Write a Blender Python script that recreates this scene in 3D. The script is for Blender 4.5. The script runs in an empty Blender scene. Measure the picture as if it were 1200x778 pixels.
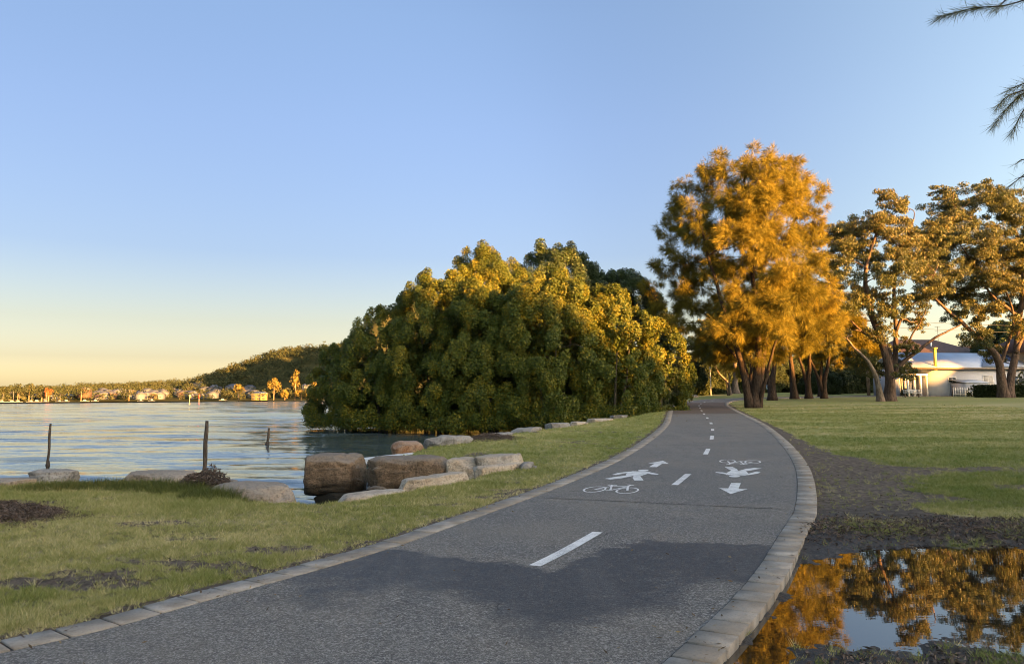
import bpy, bmesh, math, random
import numpy as np
from mathutils import Vector, Matrix

C = bpy.context.scene
COL = C.collection
R = math.radians

# ------------------------------------------------------------------ camera
pitch, roll = math.atan(76 / 900), R(0.4)
Fw = Vector((0, math.cos(pitch), math.sin(pitch)))
R0 = Vector((1, 0, 0)); U0 = Vector((0, -math.sin(pitch), math.cos(pitch)))
Rt = math.cos(roll) * R0 - math.sin(roll) * U0
Up = math.sin(roll) * R0 + math.cos(roll) * U0
cam = bpy.data.cameras.new('camera')
camo = bpy.data.objects.new('camera', cam)
COL.objects.link(camo)
camo.matrix_world = Matrix(((Rt.x, Up.x, -Fw.x, 0), (Rt.y, Up.y, -Fw.y, 0), (Rt.z, Up.z, -Fw.z, 1.5), (0, 0, 0, 1)))
cam.sensor_width = 36; cam.lens = 27; cam.clip_start = 0.05; cam.clip_end = 12000
C.camera = camo

# ------------------------------------------------------------------ sky, sun, exposure
SUN_EL = R(8.0)
sun_h = Vector((0.72, -0.69, 0)).normalized()
sun_dir = Vector((sun_h.x * math.cos(SUN_EL), sun_h.y * math.cos(SUN_EL), math.sin(SUN_EL)))
SUN_AZ = math.atan2(sun_h.x, sun_h.y)
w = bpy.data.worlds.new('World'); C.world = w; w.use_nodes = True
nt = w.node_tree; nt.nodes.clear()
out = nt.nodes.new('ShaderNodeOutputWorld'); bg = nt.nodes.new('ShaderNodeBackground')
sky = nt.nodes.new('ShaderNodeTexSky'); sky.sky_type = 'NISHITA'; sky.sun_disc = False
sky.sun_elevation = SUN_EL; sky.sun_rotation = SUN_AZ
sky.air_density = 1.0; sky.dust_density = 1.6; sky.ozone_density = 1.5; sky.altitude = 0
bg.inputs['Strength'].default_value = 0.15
# the clear evening sky: colour balance by height above the horizon, the half of the sky round the sun left brighter
tc = nt.nodes.new('ShaderNodeTexCoord'); sx = nt.nodes.new('ShaderNodeSeparateXYZ'); nt.links.new(tc.outputs['Generated'], sx.inputs[0])
mr = nt.nodes.new('ShaderNodeMath'); mr.operation = 'MULTIPLY'; mr.inputs[1].default_value = 2.0; nt.links.new(sx.outputs[2], mr.inputs[0])
rp = nt.nodes.new('ShaderNodeValToRGB'); nt.links.new(mr.outputs[0], rp.inputs[0])
SKY_BAL = [(0.0, (1.12, 1.0, 1.08)), (.033, (1.06, .95, .98)), (.1, (.68, .575, .60)), (.19, (.60, .495, .49)), (.36, (.50, .455, .55)), (.66, (.59, .54, .64)), (.91, (.64, .60, .68))]
el = rp.color_ramp.elements
while len(el) < len(SKY_BAL): el.new(.5)
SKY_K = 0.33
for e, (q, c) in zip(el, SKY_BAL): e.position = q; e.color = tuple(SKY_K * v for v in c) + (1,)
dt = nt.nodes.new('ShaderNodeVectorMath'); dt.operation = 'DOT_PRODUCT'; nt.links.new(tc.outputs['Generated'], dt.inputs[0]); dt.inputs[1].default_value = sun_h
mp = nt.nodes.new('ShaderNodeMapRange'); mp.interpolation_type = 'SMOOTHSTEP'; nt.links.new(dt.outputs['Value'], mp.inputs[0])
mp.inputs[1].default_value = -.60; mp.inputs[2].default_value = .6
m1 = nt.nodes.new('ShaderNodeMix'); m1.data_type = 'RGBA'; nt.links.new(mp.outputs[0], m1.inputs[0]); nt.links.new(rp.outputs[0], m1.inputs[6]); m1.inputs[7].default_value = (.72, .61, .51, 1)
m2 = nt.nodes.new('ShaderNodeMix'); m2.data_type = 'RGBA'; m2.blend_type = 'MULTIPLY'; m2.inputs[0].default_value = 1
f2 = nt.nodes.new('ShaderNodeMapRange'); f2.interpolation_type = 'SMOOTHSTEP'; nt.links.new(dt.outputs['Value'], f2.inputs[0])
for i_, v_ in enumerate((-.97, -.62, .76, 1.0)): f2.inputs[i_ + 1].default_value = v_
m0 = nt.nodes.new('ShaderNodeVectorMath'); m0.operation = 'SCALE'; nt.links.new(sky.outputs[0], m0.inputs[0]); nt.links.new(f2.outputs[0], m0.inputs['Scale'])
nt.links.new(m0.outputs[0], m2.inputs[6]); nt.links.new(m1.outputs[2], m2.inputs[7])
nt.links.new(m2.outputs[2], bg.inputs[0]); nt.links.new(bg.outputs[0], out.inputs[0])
sl = bpy.data.lights.new('sun', 'SUN'); sl.energy = 5.0; sl.angle = R(0.5); sl.color = (1.0, 0.445, 0.095)
so = bpy.data.objects.new('sun', sl); COL.objects.link(so)
so.rotation_euler = sun_dir.to_track_quat('Z', 'Y').to_euler(); so.location = (60, -80, 60)
C.view_settings.view_transform = 'Standard'; C.view_settings.look = 'None'
C.view_settings.gamma = 1; C.view_settings.use_curve_mapping = False
C.view_settings.exposure = 3.4
C.cycles.use_denoising = True; C.cycles.pixel_filter_type = 'BLACKMAN_HARRIS'; C.cycles.filter_width = 1.0
C.cycles.max_bounces = 6; C.cycles.diffuse_bounces = 3; C.cycles.glossy_bounces = 3
C.cycles.transmission_bounces = 3; C.cycles.transparent_max_bounces = 4
C.cycles.use_adaptive_sampling = True; C.cycles.adaptive_threshold = 0.01
C.cycles.caustics_reflective = False; C.cycles.caustics_refractive = False

# ------------------------------------------------------------------ helpers
def hsh(ix, iy, iz, seed):
    h = (ix * 374761393 + iy * 668265263 + iz * 1274126177 + seed * 974634777) & 0xFFFFFFFF
    h = ((h ^ (h >> 13)) * 1274126177) & 0xFFFFFFFF
    return ((h ^ (h >> 16)) & 0xFFFF) / 65535.0

def vnoise(x, y, z=0.0, seed=0):
    x = np.asarray(x, float); y = np.asarray(y, float); z = np.zeros_like(x) + z
    ix, iy, iz = (np.floor(a).astype(np.int64) for a in (x, y, z))
    fx, fy, fz = x - ix, y - iy, z - iz
    fx, fy, fz = (a * a * (3 - 2 * a) for a in (fx, fy, fz))
    r = 0
    for dx in (0, 1):
        for dy in (0, 1):
            for dz in (0, 1):
                wgt = (fx if dx else 1 - fx) * (fy if dy else 1 - fy) * (fz if dz else 1 - fz)
                r = r + wgt * hsh(ix + dx, iy + dy, iz + dz, seed)
    return r

def fbm(x, y, z=0.0, octv=4, seed=0):
    s, a, t = 0, 1.0, 0
    for k in range(octv):
        s = s + a * vnoise(np.asarray(x) * 2 ** k, np.asarray(y) * 2 ** k, np.asarray(z) * 2 ** k, seed + k * 7)
        t += a; a *= 0.5
    return s / t

def sstep(a, b, x):
    t = np.clip((np.asarray(x, float) - a) / (b - a), 0, 1)
    return t * t * (3 - 2 * t)

def mesh_np(name, V, quads=None, tris=None, mats=(), attrs=None, smooth=False, midx=None):
    me = bpy.data.meshes.new(name)
    V = np.asarray(V, np.float32).reshape(-1, 3)
    me.vertices.add(len(V)); me.vertices.foreach_set('co', V.ravel())
    loops = []; starts = []; n0 = 0
    if quads is not None and len(quads):
        q = np.asarray(quads, np.int32); loops.append(q.ravel()); starts.append(n0 + 4 * np.arange(len(q))); n0 += q.size
    if tris is not None and len(tris):
        t = np.asarray(tris, np.int32); loops.append(t.ravel()); starts.append(n0 + 3 * np.arange(len(t))); n0 += t.size
    loops = np.concatenate(loops); starts = np.concatenate(starts)
    me.loops.add(len(loops)); me.loops.foreach_set('vertex_index', loops.astype(np.int32))
    me.polygons.add(len(starts)); me.polygons.foreach_set('loop_start', starts.astype(np.int32))
    if midx is not None: me.polygons.foreach_set('material_index', np.asarray(midx, np.int32))
    if smooth: me.polygons.foreach_set('use_smooth', np.ones(len(starts), bool))
    for m in mats: me.materials.append(m)
    me.update(calc_edges=True)
    for k, v in (attrs or {}).items():
        a = me.attributes.new(k, 'FLOAT', 'POINT'); a.data.foreach_set('value', np.asarray(v, np.float32).ravel())
    return me

def link(name, me, parent=None, loc=(0, 0, 0), rotz=0):
    o = bpy.data.objects.new(name, me); COL.objects.link(o)
    o.location = loc; o.rotation_euler = (0, 0, rotz)
    if parent: o.parent = parent
    return o

def tag(o, label, cat, group=None, kind=None):
    o['label'] = label; o['category'] = cat
    if group: o['group'] = group
    if kind: o['kind'] = kind
    return o

def struct(o, label=None, cat=None):
    o['kind'] = 'structure'
    if label: o['label'] = label; o['category'] = cat
    return o

def thing(name, label, cat, loc, rotz=0, group=None):
    o = link(name, None, None, loc, rotz)
    o.empty_display_size = 0.3
    return tag(o, label, cat, group)

class Buf:
    def __init__(s): s.V = []; s.Q = []; s.T = []; s.n = 0; s.mi = []
    def add(s, V, Q=(), T=()):
        V = np.asarray(V, float).reshape(-1, 3)
        if len(Q): s.Q.append(np.asarray(Q, int) + s.n)
        if len(T): s.T.append(np.asarray(T, int) + s.n)
        s.V.append(V); s.n += len(V)
    def box(s, x0, x1, y0, y1, z0, z1):
        V = [(x, y, z) for z in (z0, z1) for y in (y0, y1) for x in (x0, x1)]
        s.add(V, [(0, 2, 3, 1), (4, 5, 7, 6), (0, 1, 5, 4), (2, 6, 7, 3), (0, 4, 6, 2), (1, 3, 7, 5)])
    def poly(s, pts):
        n = len(pts)
        if n == 4: s.add(pts, [(0, 1, 2, 3)])
        else: s.add(pts, (), [(0, i, i + 1) for i in range(1, n - 1)])
    def prism(s, pts, d):
        """convex outline pts (3D) pushed along vector d"""
        pts = np.asarray(pts, float); n = len(pts); V = np.concatenate([pts, pts + np.asarray(d, float)])
        s.add(V, [(i, (i + 1) % n, n + (i + 1) % n, n + i) for i in range(n)],
              [(0, i + 1, i) for i in range(1, n - 1)] + [(n, n + i, n + i + 1) for i in range(1, n - 1)])
    def tube(s, P, rad, n=7, cap=True):
        P = np.asarray(P, float); rad = np.zeros(len(P)) + rad
        T = np.gradient(P, axis=0); T /= np.linalg.norm(T, axis=1)[:, None] + 1e-9
        ref = np.array([0.31, 0.87, 0.11]) if abs(T[0][2]) > 0.7 else np.array([0, 0, 1.0])
        A = np.cross(T, ref); A /= np.linalg.norm(A, axis=1)[:, None] + 1e-9
        B = np.cross(T, A); th = np.arange(n) * 2 * math.pi / n
        V = P[:, None, :] + rad[:, None, None] * (np.cos(th)[None, :, None] * A[:, None, :] + np.sin(th)[None, :, None] * B[:, None, :])
        m = len(P); Q = []
        for i in range(m - 1):
            for j in range(n):
                k = (j + 1) % n
                Q.append((i * n + j, i * n + k, (i + 1) * n + k, (i + 1) * n + j))
        V = V.reshape(-1, 3); Tt = []
        if cap:
            V = np.concatenate([V, P[:1], P[-1:]])
            for j in range(n):
                k = (j + 1) % n
                Tt.append((m * n, k, j)); Tt.append((m * n + 1, (m - 1) * n + j, (m - 1) * n + k))
        s.add(V, Q, Tt)
    def mesh(s, name, mat, smooth=False, attrs=None):
        return mesh_np(name, np.concatenate(s.V), np.concatenate(s.Q) if s.Q else None,
                       np.concatenate(s.T) if s.T else None, [mat] if mat else [], attrs, smooth)
    def build(s, name, mat, parent=None, loc=(0, 0, 0), rotz=0, smooth=False):
        return link(name, s.mesh(name, mat, smooth), parent, loc, rotz)

# ------------------------------------------------------------------ materials
def new_mat(name):
    m = bpy.data.materials.new(name); m.use_nodes = True
    n = m.node_tree.nodes; b = n['Principled BSDF']
    return m, m.node_tree, b

class NT:
    def __init__(s, tree): s.t = tree
    def node(s, typ, **kw):
        n = s.t.nodes.new(typ)
        for k, v in kw.items(): setattr(n, k, v)
        return n
    def put(s, sock, v):
        if isinstance(v, bpy.types.NodeSocket): s.t.links.new(v, sock)
        else: sock.default_value = v
    def pos(s, scale=(1, 1, 1), obj=False):
        if obj: p = s.node('ShaderNodeTexCoord').outputs['Object']
        else: p = s.node('ShaderNodeNewGeometry').outputs['Position']
        mp = s.node('ShaderNodeMapping'); mp.inputs['Scale'].default_value = scale
        s.put(mp.inputs['Vector'], p); return mp.outputs[0]
    def noise(s, vec, scale, detail=4, rough=0.55, dist=0):
        n = s.node('ShaderNodeTexNoise'); s.put(n.inputs['Vector'], vec)
        n.inputs['Scale'].default_value = scale; n.inputs['Detail'].default_value = detail
        n.inputs['Roughness'].default_value = rough; n.inputs['Distortion'].default_value = dist
        return n.outputs[0]
    def ramp(s, fac, stops):
        r = s.node('ShaderNodeValToRGB'); s.put(r.inputs[0], fac)
        e = r.color_ramp.elements
        while len(e) < len(stops): e.new(0.5)
        for k, (p, c) in zip(e, stops):
            k.position = p; k.color = (c[0], c[1], c[2], 1) if not isinstance(c, (int, float)) else (c, c, c, 1)
        return r.outputs[0]
    def mix(s, fac, a, b, mode='MIX'):
        m = s.node('ShaderNodeMix', data_type='RGBA', blend_type=mode)
        s.put(m.inputs[0], fac)
        for i, v in ((6, a), (7, b)):
            if isinstance(v, tuple) and len(v) == 3: v = v + (1,)
            s.put(m.inputs[i], v)
        return m.outputs[2]
    def math(s, op, a, b=0.0, c=0.0):
        m = s.node('ShaderNodeMath', operation=op); s.put(m.inputs[0], a); s.put(m.inputs[1], b); s.put(m.inputs[2], c)
        return m.outputs[0]
    def mapr(s, v, a, b, c=0.0, d=1.0):
        m = s.node('ShaderNodeMapRange'); m.interpolation_type = 'SMOOTHSTEP'
        s.put(m.inputs[0], v)
        for i, q in enumerate((a, b, c, d)): m.inputs[i + 1].default_value = q
        return m.outputs[0]
    def attr(s, name):
        return s.node('ShaderNodeAttribute', attribute_name=name).outputs['Fac']
    def bump(s, h, strength, dist, b):
        n = s.node('ShaderNodeBump'); s.put(n.inputs['Height'], h)
        n.inputs['Strength'].default_value = strength; n.inputs['Distance'].default_value = dist
        s.put(b.inputs['Normal'], n.outputs[0])

def plain(name, col, rough=0.6, metal=0.0, var=0.25, scale=6.0, spec=0.4, bump=0.0, obj=True):
    m, t, b = new_mat(name); N = NT(t)
    n = N.noise(N.pos(obj=obj), scale, 5)
    lo = tuple(c * (1 - var) for c in col); hi = tuple(min(1, c * (1 + var)) for c in col)
    N.put(b.inputs['Base Color'], N.ramp(n, [(0.3, lo), (0.7, hi)]))
    b.inputs['Roughness'].default_value = rough; b.inputs['Metallic'].default_value = metal
    b.inputs['Specular IOR Level'].default_value = spec
    if bump: N.bump(n, 0.6, bump, b)
    return m

def leaf_mat(name, ca, cb, cc=None, rough=0.5, spec=0.3, trans=0.3, tcol=None):
    """leaves: colour varies leaf by leaf with the tint attribute"""
    m, t, b = new_mat(name); N = NT(t)
    stops = [(0.0, ca), (0.6, cb)] + ([(1.0, cc)] if cc else [])
    col = N.ramp(N.attr('tint'), stops)
    N.put(b.inputs['Base Color'], col)
    b.inputs['Roughness'].default_value = rough; b.inputs['Specular IOR Level'].default_value = spec
    tr = N.node('ShaderNodeBsdfTranslucent')
    N.put(tr.inputs['Color'], N.mix(1.0, col, tcol or (1.0, 0.95, 0.6), 'MULTIPLY'))
    ms = N.node('ShaderNodeMixShader'); ms.inputs[0].default_value = trans
    o = [n for n in t.nodes if n.type == 'OUTPUT_MATERIAL'][0]
    N.put(ms.inputs[1], b.outputs[0]); N.put(ms.inputs[2], tr.outputs[0]); N.put(o.inputs['Surface'], ms.outputs[0])
    return m

def bark_mat(name, ca, cb, scale=4.0):
    m, t, b = new_mat(name); N = NT(t)
    n = N.noise(N.pos((1, 1, 0.25), True), scale, 6, 0.65, 0.4)
    n2 = N.noise(N.pos((1, 1, 0.15), True), scale * 5, 4, 0.6)
    N.put(b.inputs['Base Color'], N.mix(N.mapr(n2, 0.35, 0.7), N.ramp(n, [(0.35, ca), (0.65, cb)]), tuple(0.45 * c for c in ca)))
    b.inputs['Roughness'].default_value = 0.9; b.inputs['Specular IOR Level'].default_value = 0.15
    N.bump(n2, 0.8, 0.03, b)
    return m
# ------------------------------------------------------------------ the lie of the land
WATER_Z = -0.7
PUDDLE_Z = -0.018
def H(y):
    t = np.clip((np.asarray(y, float) - 12) / 6, -30, 200)
    sp = 6 * np.where(t > 25, t, np.log1p(np.exp(np.minimum(t, 25))))
    return np.minimum(0.017 * sp, 1.9)

def catmull(P, n):
    P = np.asarray(P, float); P = np.concatenate([[2 * P[0] - P[1]], P, [2 * P[-1] - P[-2]]])
    outp = []
    for i in range(1, len(P) - 2):
        for t in np.linspace(0, 1, n, endpoint=False):
            a, b, c, d = P[i - 1], P[i], P[i + 1], P[i + 2]
            outp.append(0.5 * (2 * b + (c - a) * t + (2 * a - 5 * b + 4 * c - d) * t * t + (3 * b - a - 3 * c + d) * t ** 3))
    outp.append(P[-2]); return np.array(outp)

# left outer edge of the path; the right edge runs parallel to it
PATH_W, EDGE_L, EDGE_R = 4.05, 0.29, 0.275
LO = [(-13, -3.0), (-8.6, 0.2), (-5.4, 2.75), (-3.15, 4.84), (-2.46, 5.88), (-1.49, 7.6), (-0.65, 9.6), (0.53, 12.52), (1.85, 16.2), (3.2, 20.6),
      (4.8, 26.4), (6.35, 32.6), (8.4, 42), (10.4, 51), (12.7, 60.5), (16.2, 71), (21.5, 80), (30, 86.5), (44, 90), (70, 91), (110, 90)]
LOs = catmull(LO, 14)
seg = np.linalg.norm(np.diff(LOs, axis=0), axis=1); arc = np.concatenate([[0], np.cumsum(seg)])
s_new = np.arange(0, arc[-1], 0.18)
LO_P = np.stack([np.interp(s_new, arc, LOs[:, 0]), np.interp(s_new, arc, LOs[:, 1])], 1)
tg = np.gradient(LO_P, axis=0); tg /= np.linalg.norm(tg, axis=1)[:, None]
for _ in range(30): tg[1:-1] = (tg[:-2] + tg[1:-1] * 2 + tg[2:]) / 4
tg /= np.linalg.norm(tg, axis=1)[:, None]
NR = np.stack([tg[:, 1], -tg[:, 0]], 1)                    # points to the right of the path
WF = np.interp(LO_P[:, 1], [4, 7.5, 11], [.94, .95, 1.0])[:, None]     # a little narrower at the near end
def lane(off): return LO_P + off * NR * WF
RO_P = lane(PATH_W)
PATH_POLY = np.concatenate([LO_P, RO_P[::-1]])

def poly_sd(x, y, poly, closed=True):
    """signed distance to a polygon, positive inside"""
    shp = np.shape(x); x = np.ravel(x).astype(float); y = np.ravel(y).astype(float)
    d2 = np.full(x.shape, 1e18); ins = np.zeros(x.shape, bool)
    P = np.asarray(poly, float); n = len(P)
    for i in range(n):
        ax, ay = P[i]; bx, by = P[(i + 1) % n]
        ex, ey = bx - ax, by - ay; L = ex * ex + ey * ey + 1e-12
        t = np.clip(((x - ax) * ex + (y - ay) * ey) / L, 0, 1)
        d2 = np.minimum(d2, (x - ax - t * ex) ** 2 + (y - ay - t * ey) ** 2)
        c = ((ay > y) != (by > y))
        xi = ax + (y - ay) * ex / (ey if abs(ey) > 1e-12 else 1e-12)
        ins ^= c & (x < xi)
    return (np.sqrt(d2) * np.where(ins, 1, -1)).reshape(shp)

SHORE = [(-400, -60), (-80, -8), (-40, 6), (-20, 11.2), (-12, 12.8), (-8.6, 13.5), (-6.2, 13.9), (-4.6, 12.7), (-3.3, 11.25), (-2.5, 11.35), (-1.35, 13.3),
         (-0.7, 15.2), (-2.6, 17.2), (-3.1, 18.5), (-2.9, 20.2), (-2.4, 22.0), (-1.6, 24.6), (0.3, 28.4), (2.0, 31.5), (4.0, 36.2), (6.2, 41.0), (9.0, 50.5),
         (11.6, 62), (13.5, 78), (12, 110), (-10, 190), (-20, 300), (60, 520), (300, 900), (3000, 1500), (3000, -3000), (-400, -3000)]
PUD = [(1.0, 4.05), (1.42, 4.75), (1.9, 5.75), (2.45, 6.85), (2.75, 7.2), (3.3, 7.5), (4.0, 7.75), (5.2, 7.95), (6.6, 8.4), (8.6, 8.2), (9.2, 7.0), (8.0, 5.5),
       (6.0, 4.75), (4.3, 4.5), (3.2, 4.55), (2.7, 4.85), (2.15, 4.95), (1.7, 4.95), (1.35, 4.3)]
LOW = LO_P[::4]; ROW = RO_P[::4]
PP4 = np.concatenate([LOW, ROW[::-1]])

def dirt_masks(x, y, sp=None):
    """bare ground 0..1 and mud 0..1; used by the ground shader and by the grass"""
    x = np.asarray(x, float); y = np.asarray(y, float)
    if sp is None: sp = poly_sd(x, y, PP4)
    right = (x > np.interp(y, LO_P[:, 1], LO_P[:, 0]) + 2.0) & (y < 60)
    d = np.clip(-sp, 0, None)
    n1 = fbm(x * 0.9, y * 0.9, 0, 4, 3); n2 = fbm(x * 2.7, y * 2.7, 0, 4, 11); n3 = fbm(x * 0.35, y * 0.22, 0, 3, 5)
    band = np.interp(y, [3, 6, 8.5, 10, 13, 15.5, 18, 22, 30, 60], [9, 6, 2.6, 2.1, 2.0, 2.4, 1.3, 0.5, 0.25, 0.2])
    r_d = sstep(0.28, -0.3, (d / band - 0.85) + (n1 - 0.5) * 1.1 + (n2 - 0.5) * 0.5)
    # tongues of bare soil running out into the lawn, and a grassy island near the puddle
    tong = sstep(0.55, 0.75, fbm(x * 0.33 + 7, y * 1.2, 0, 4, 21)) * sstep(3.4, 8, y) * sstep(22, 14, y) * sstep(6.5, 2, d)
    isl = np.exp(-(((x - 4.05) / 0.55) ** 2 + ((y - 8.75) / 0.45) ** 2)) + 0.8 * np.exp(-(((x - 3.0) / 0.35) ** 2 + ((y - 4.35) / 0.25) ** 2))
    r_d = np.clip(np.maximum(r_d, tong) * sstep(.1, .5, fbm(x * 6, y * 6, 0, 3, 71) + .18) - 0.9 * isl, 0, 1)
    # left lawn
    def blob(cx, cy, rx, ry, k=1.0): return k * np.exp(-(((x - cx) / rx) ** 2 + ((y - cy) / ry) ** 2))
    l_b = blob(-2.75, 6.75, 0.7, 0.35) + blob(-3.8, 6.3, 0.75, 0.28) + blob(-2.1, 7.6, 0.6, 0.3, .8) + blob(-5.2, 6.7, .7, .3, .7) + blob(3.5, 24, .8, 1.6, .8) + blob(3.9, 27, .8, 1.0, .7)
    n5 = fbm(x * 7, y * 7, 0, 3, 61)
    l_d = .85 * sstep(0.45, 0.95, l_b + (n2 - 0.5) * 1.5 + (n5 - .5) * 1.3 + (n1 - .5) * .5) * (l_b > 0.05)
    l_d = np.maximum(l_d, .8 * sstep(.60, .74, fbm(x * 1.2 + 3, y * 2.4, 0, 4, 91)) * sstep(4, 6, y) * sstep(40, 25, y))
    edge = sstep(0.22, 0.05, d + (n2 - 0.5) * 0.25) * 0.8
    l_d = np.maximum(l_d, edge)
    dirt = np.where(right, np.maximum(r_d, edge), l_d)
    mud = np.where(right, sstep(12, 7.5, y + (n1 - 0.5) * 3) * sstep(0.3, 0.8, r_d), 0.3 * l_d * sstep(9, 6, y))
    dry = np.clip(np.where(right, blob(5.6, 9.3, 1.6, 0.8) + 0.8 * sstep(0.42, .6, fbm(x * .12, y * .55, 0, 3, 31)) * sstep(13, 22, y), 0.5 * sstep(.45, .75, n3)), 0, 1)
    return dirt, mud, dry

def ground_z(x, y, sp=None, ss=None, spd=None, fine=True):
    x = np.asarray(x, float); y = np.asarray(y, float)
    if sp is None: sp = poly_sd(x, y, PP4)
    if ss is None: ss = poly_sd(x, y, SHORE)
    if spd is None: spd = poly_sd(x, y, PUD)
    z = H(y) + 0.0
    right = (x > np.interp(y, LO_P[:, 1], LO_P[:, 0]) + 2.0) & (y < 60)
    z = z + (fbm(x * 0.5, y * 0.5, 0, 3, 2) - 0.5) * 0.05 * sstep(0.2, 2.5, -sp)
    z = z - np.where(right, 0.024 * sstep(2.5, 0.3, -sp) * sstep(30, 12, y), 0.0)
    lump = (fbm(x * 5, y * 5, 0, 4, 8) - 0.5)
    n_mid = fbm(x * 2.2, y * 2.2, 0, 3, 17) - 0.5
    near = right & (y < 16)
    z = z + np.where(near & (y < 10.5), 0.022 * (fbm(x * 14, y * 14, 0, 3, 27) - .5), 0)
    z = z + np.where(near, 0.035 * lump, 0.018 * lump) * sstep(26, 12, y)
    # puddle hollow
    pd = spd + n_mid * 0.55 + lump * 0.6 + (fbm(x * 13, y * 13, 0, 3, 23) - .5) * .25
    hol = sstep(-0.35, 0.4, pd)
    z = np.where(right & (y < 10), z - 0.085 * hol, z)
    # bank and lake bed
    k = sstep(0.7, -1.3, ss + n_mid * 0.5 * sstep(60, 20, y))
    z = z * (1 - k) + (-1.7) * k
    z = z - 0.25 * sstep(-2, -30, ss)
    z = np.where(sp > 0.10, H(y) - 0.12, z)            # under the paving
    return z

def axis(fine, lo, hi):
    a = list(fine); st = fine[1] - fine[0]
    d = st; x = a[-1]
    while x < hi: d *= 1.16; x += d; a.append(x)
    d = st; x = a[0]; b = []
    while x > lo: d *= 1.16; x -= d; b.append(x)
    return np.array(b[::-1] + a)
gx = axis(np.concatenate([np.arange(-9, -0.5, 0.075), np.arange(-0.5, 7, 0.04), np.arange(7, 12, 0.08)]), -3500, 3500)
gx = gx[np.concatenate([[True], np.diff(gx) > 1e-4])]
gy = axis(np.concatenate([np.arange(3.4, 10.5, 0.04), np.arange(10.5, 20, 0.09), np.arange(20, 45, 0.3)]), -400, 5000)
GX, GY = np.meshgrid(gx, gy)
SP = poly_sd(GX, GY, PP4); SS = poly_sd(GX, GY, SHORE)
GZ = ground_z(GX, GY, SP, SS)
GD, GM, GDRY = dirt_masks(GX, GY, SP)
ny, nx = GX.shape
ii = np.arange(ny * nx).reshape(ny, nx)
quads = np.stack([ii[:-1, :-1], ii[:-1, 1:], ii[1:, 1:], ii[1:, :-1]], -1).reshape(-1, 4)

m_ground, t_, b_ = new_mat('lawn_soil'); N = NT(t_)
P = N.pos()
g1 = N.noise(P, 0.8, 5, 0.6); g2 = N.noise(P, 14, 5, 0.65); g3 = N.noise(N.pos((0.05, 0.5, 1)), 1.0, 5, 0.65); g4 = N.noise(P, 60, 4, 0.7)
sepg = N.node('ShaderNodeSeparateXYZ'); N.put(sepg.inputs[0], P)
turf = N.mapr(sepg.outputs[1], 7, 26)                       # thatch shows between the blades close by, closed turf further off
lawn = N.mix(N.mapr(g2, 0.3, 0.75), N.mix(turf, (0.05, 0.05, 0.02, 1), (0.14, 0.165, 0.036, 1)), N.mix(turf, (0.13, 0.125, 0.05, 1), (0.31, 0.31, 0.09, 1)))
lawn = N.mix(N.mapr(g1, 0.35, 0.7, 0, 0.6), lawn, (0.19, 0.175, 0.07, 1))
straw = N.mix(N.mapr(g4, 0.3, 0.7), (0.32, 0.26, 0.12, 1), (0.44, 0.38, 0.21, 1))
dryf = N.math('MULTIPLY', N.attr('dry'), N.mapr(g3, 0.35, 0.62))
lawn = N.mix(dryf, lawn, straw)
soil = N.mix(N.mapr(g2, 0.35, 0.7), (0.045, 0.034, 0.025, 1), (0.165, 0.128, 0.095, 1))
soil = N.mix(N.mapr(g4, 0.55, 0.75, 0, .7), soil, (0.25, 0.20, 0.13, 1))
mudc = N.mix(N.mapr(g4, 0.4, 0.7), (0.022, 0.019, 0.017, 1), (0.075, 0.066, 0.058, 1))
soil = N.mix(N.attr('mud'), soil, mudc)
dsoft = N.mapr(N.math('ADD', N.attr('dirt'), N.math('MULTIPLY', N.math('SUBTRACT', g2, 0.5), 0.9)), 0.3, 0.65)
col = N.mix(dsoft, lawn, soil)
col = N.mix(N.attr('wet'), col, (0.02, 0.018, 0.015, 1))
N.put(b_.inputs['Base Color'], col)
N.put(b_.inputs['Roughness'], N.mapr(N.math('MULTIPLY', N.attr('mud'), g1), 0.1, 0.8, 0.95, 0.45))
b_.inputs['Specular IOR Level'].default_value = 0.25
N.bump(N.math('ADD', g4, N.math('MULTIPLY', g2, 1.5)), 0.8, 0.02, b_)
wet = sstep(0.15, -0.6, SS)
ground = struct(link('ground', mesh_np('ground', np.stack([GX, GY, GZ], -1), quads, None, [m_ground],
       {'dirt': GD, 'mud': GM, 'dry': GDRY, 'wet': wet}, True)))

# ------------------------------------------------------------------ lake and puddle
m_water, t_, b_ = new_mat('lake_water'); N = NT(t_)
b_.inputs['Base Color'].default_value = (0.055, 0.08, 0.085, 1); b_.inputs['Roughness'].default_value = 0.08
b_.inputs['IOR'].default_value = 1.33
w1 = N.noise(N.pos((0.55, 1.6, 1)), 1.15, 4, 0.55, 0.25)
w2 = N.noise(N.pos((0.1, 0.35, 1)), 1.0, 4, 0.6, 0.3)
w3 = N.noise(N.pos((1.2, 3.2, 1)), 2.6, 3, 0.6)
calm = N.mapr(N.noise(N.pos((0.012, 0.04, 1)), 1.0, 4, 0.6, 0.4), 0.3, 0.68, 0.6, 1.3)
hgt = N.math('ADD', N.math('MULTIPLY', w1, 0.09), N.math('ADD', N.math('MULTIPLY', w2, 0.22), N.math('MULTIPLY', w3, 0.022)))
def slopes(vec, scale, det, amp):
    n_ = N.node('ShaderNodeTexNoise'); N.put(n_.inputs['Vector'], vec); n_.inputs['Scale'].default_value = scale; n_.inputs['Detail'].default_value = det; n_.inputs['Roughness'].default_value = .6
    s_ = N.node('ShaderNodeVectorMath', operation='SUBTRACT'); N.put(s_.inputs[0], n_.outputs['Color']); s_.inputs[1].default_value = (.5, .5, .5)
    m_ = N.node('ShaderNodeVectorMath', operation='MULTIPLY'); N.put(m_.inputs[0], s_.outputs[0]); m_.inputs[1].default_value = amp; return m_.outputs[0]
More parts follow.
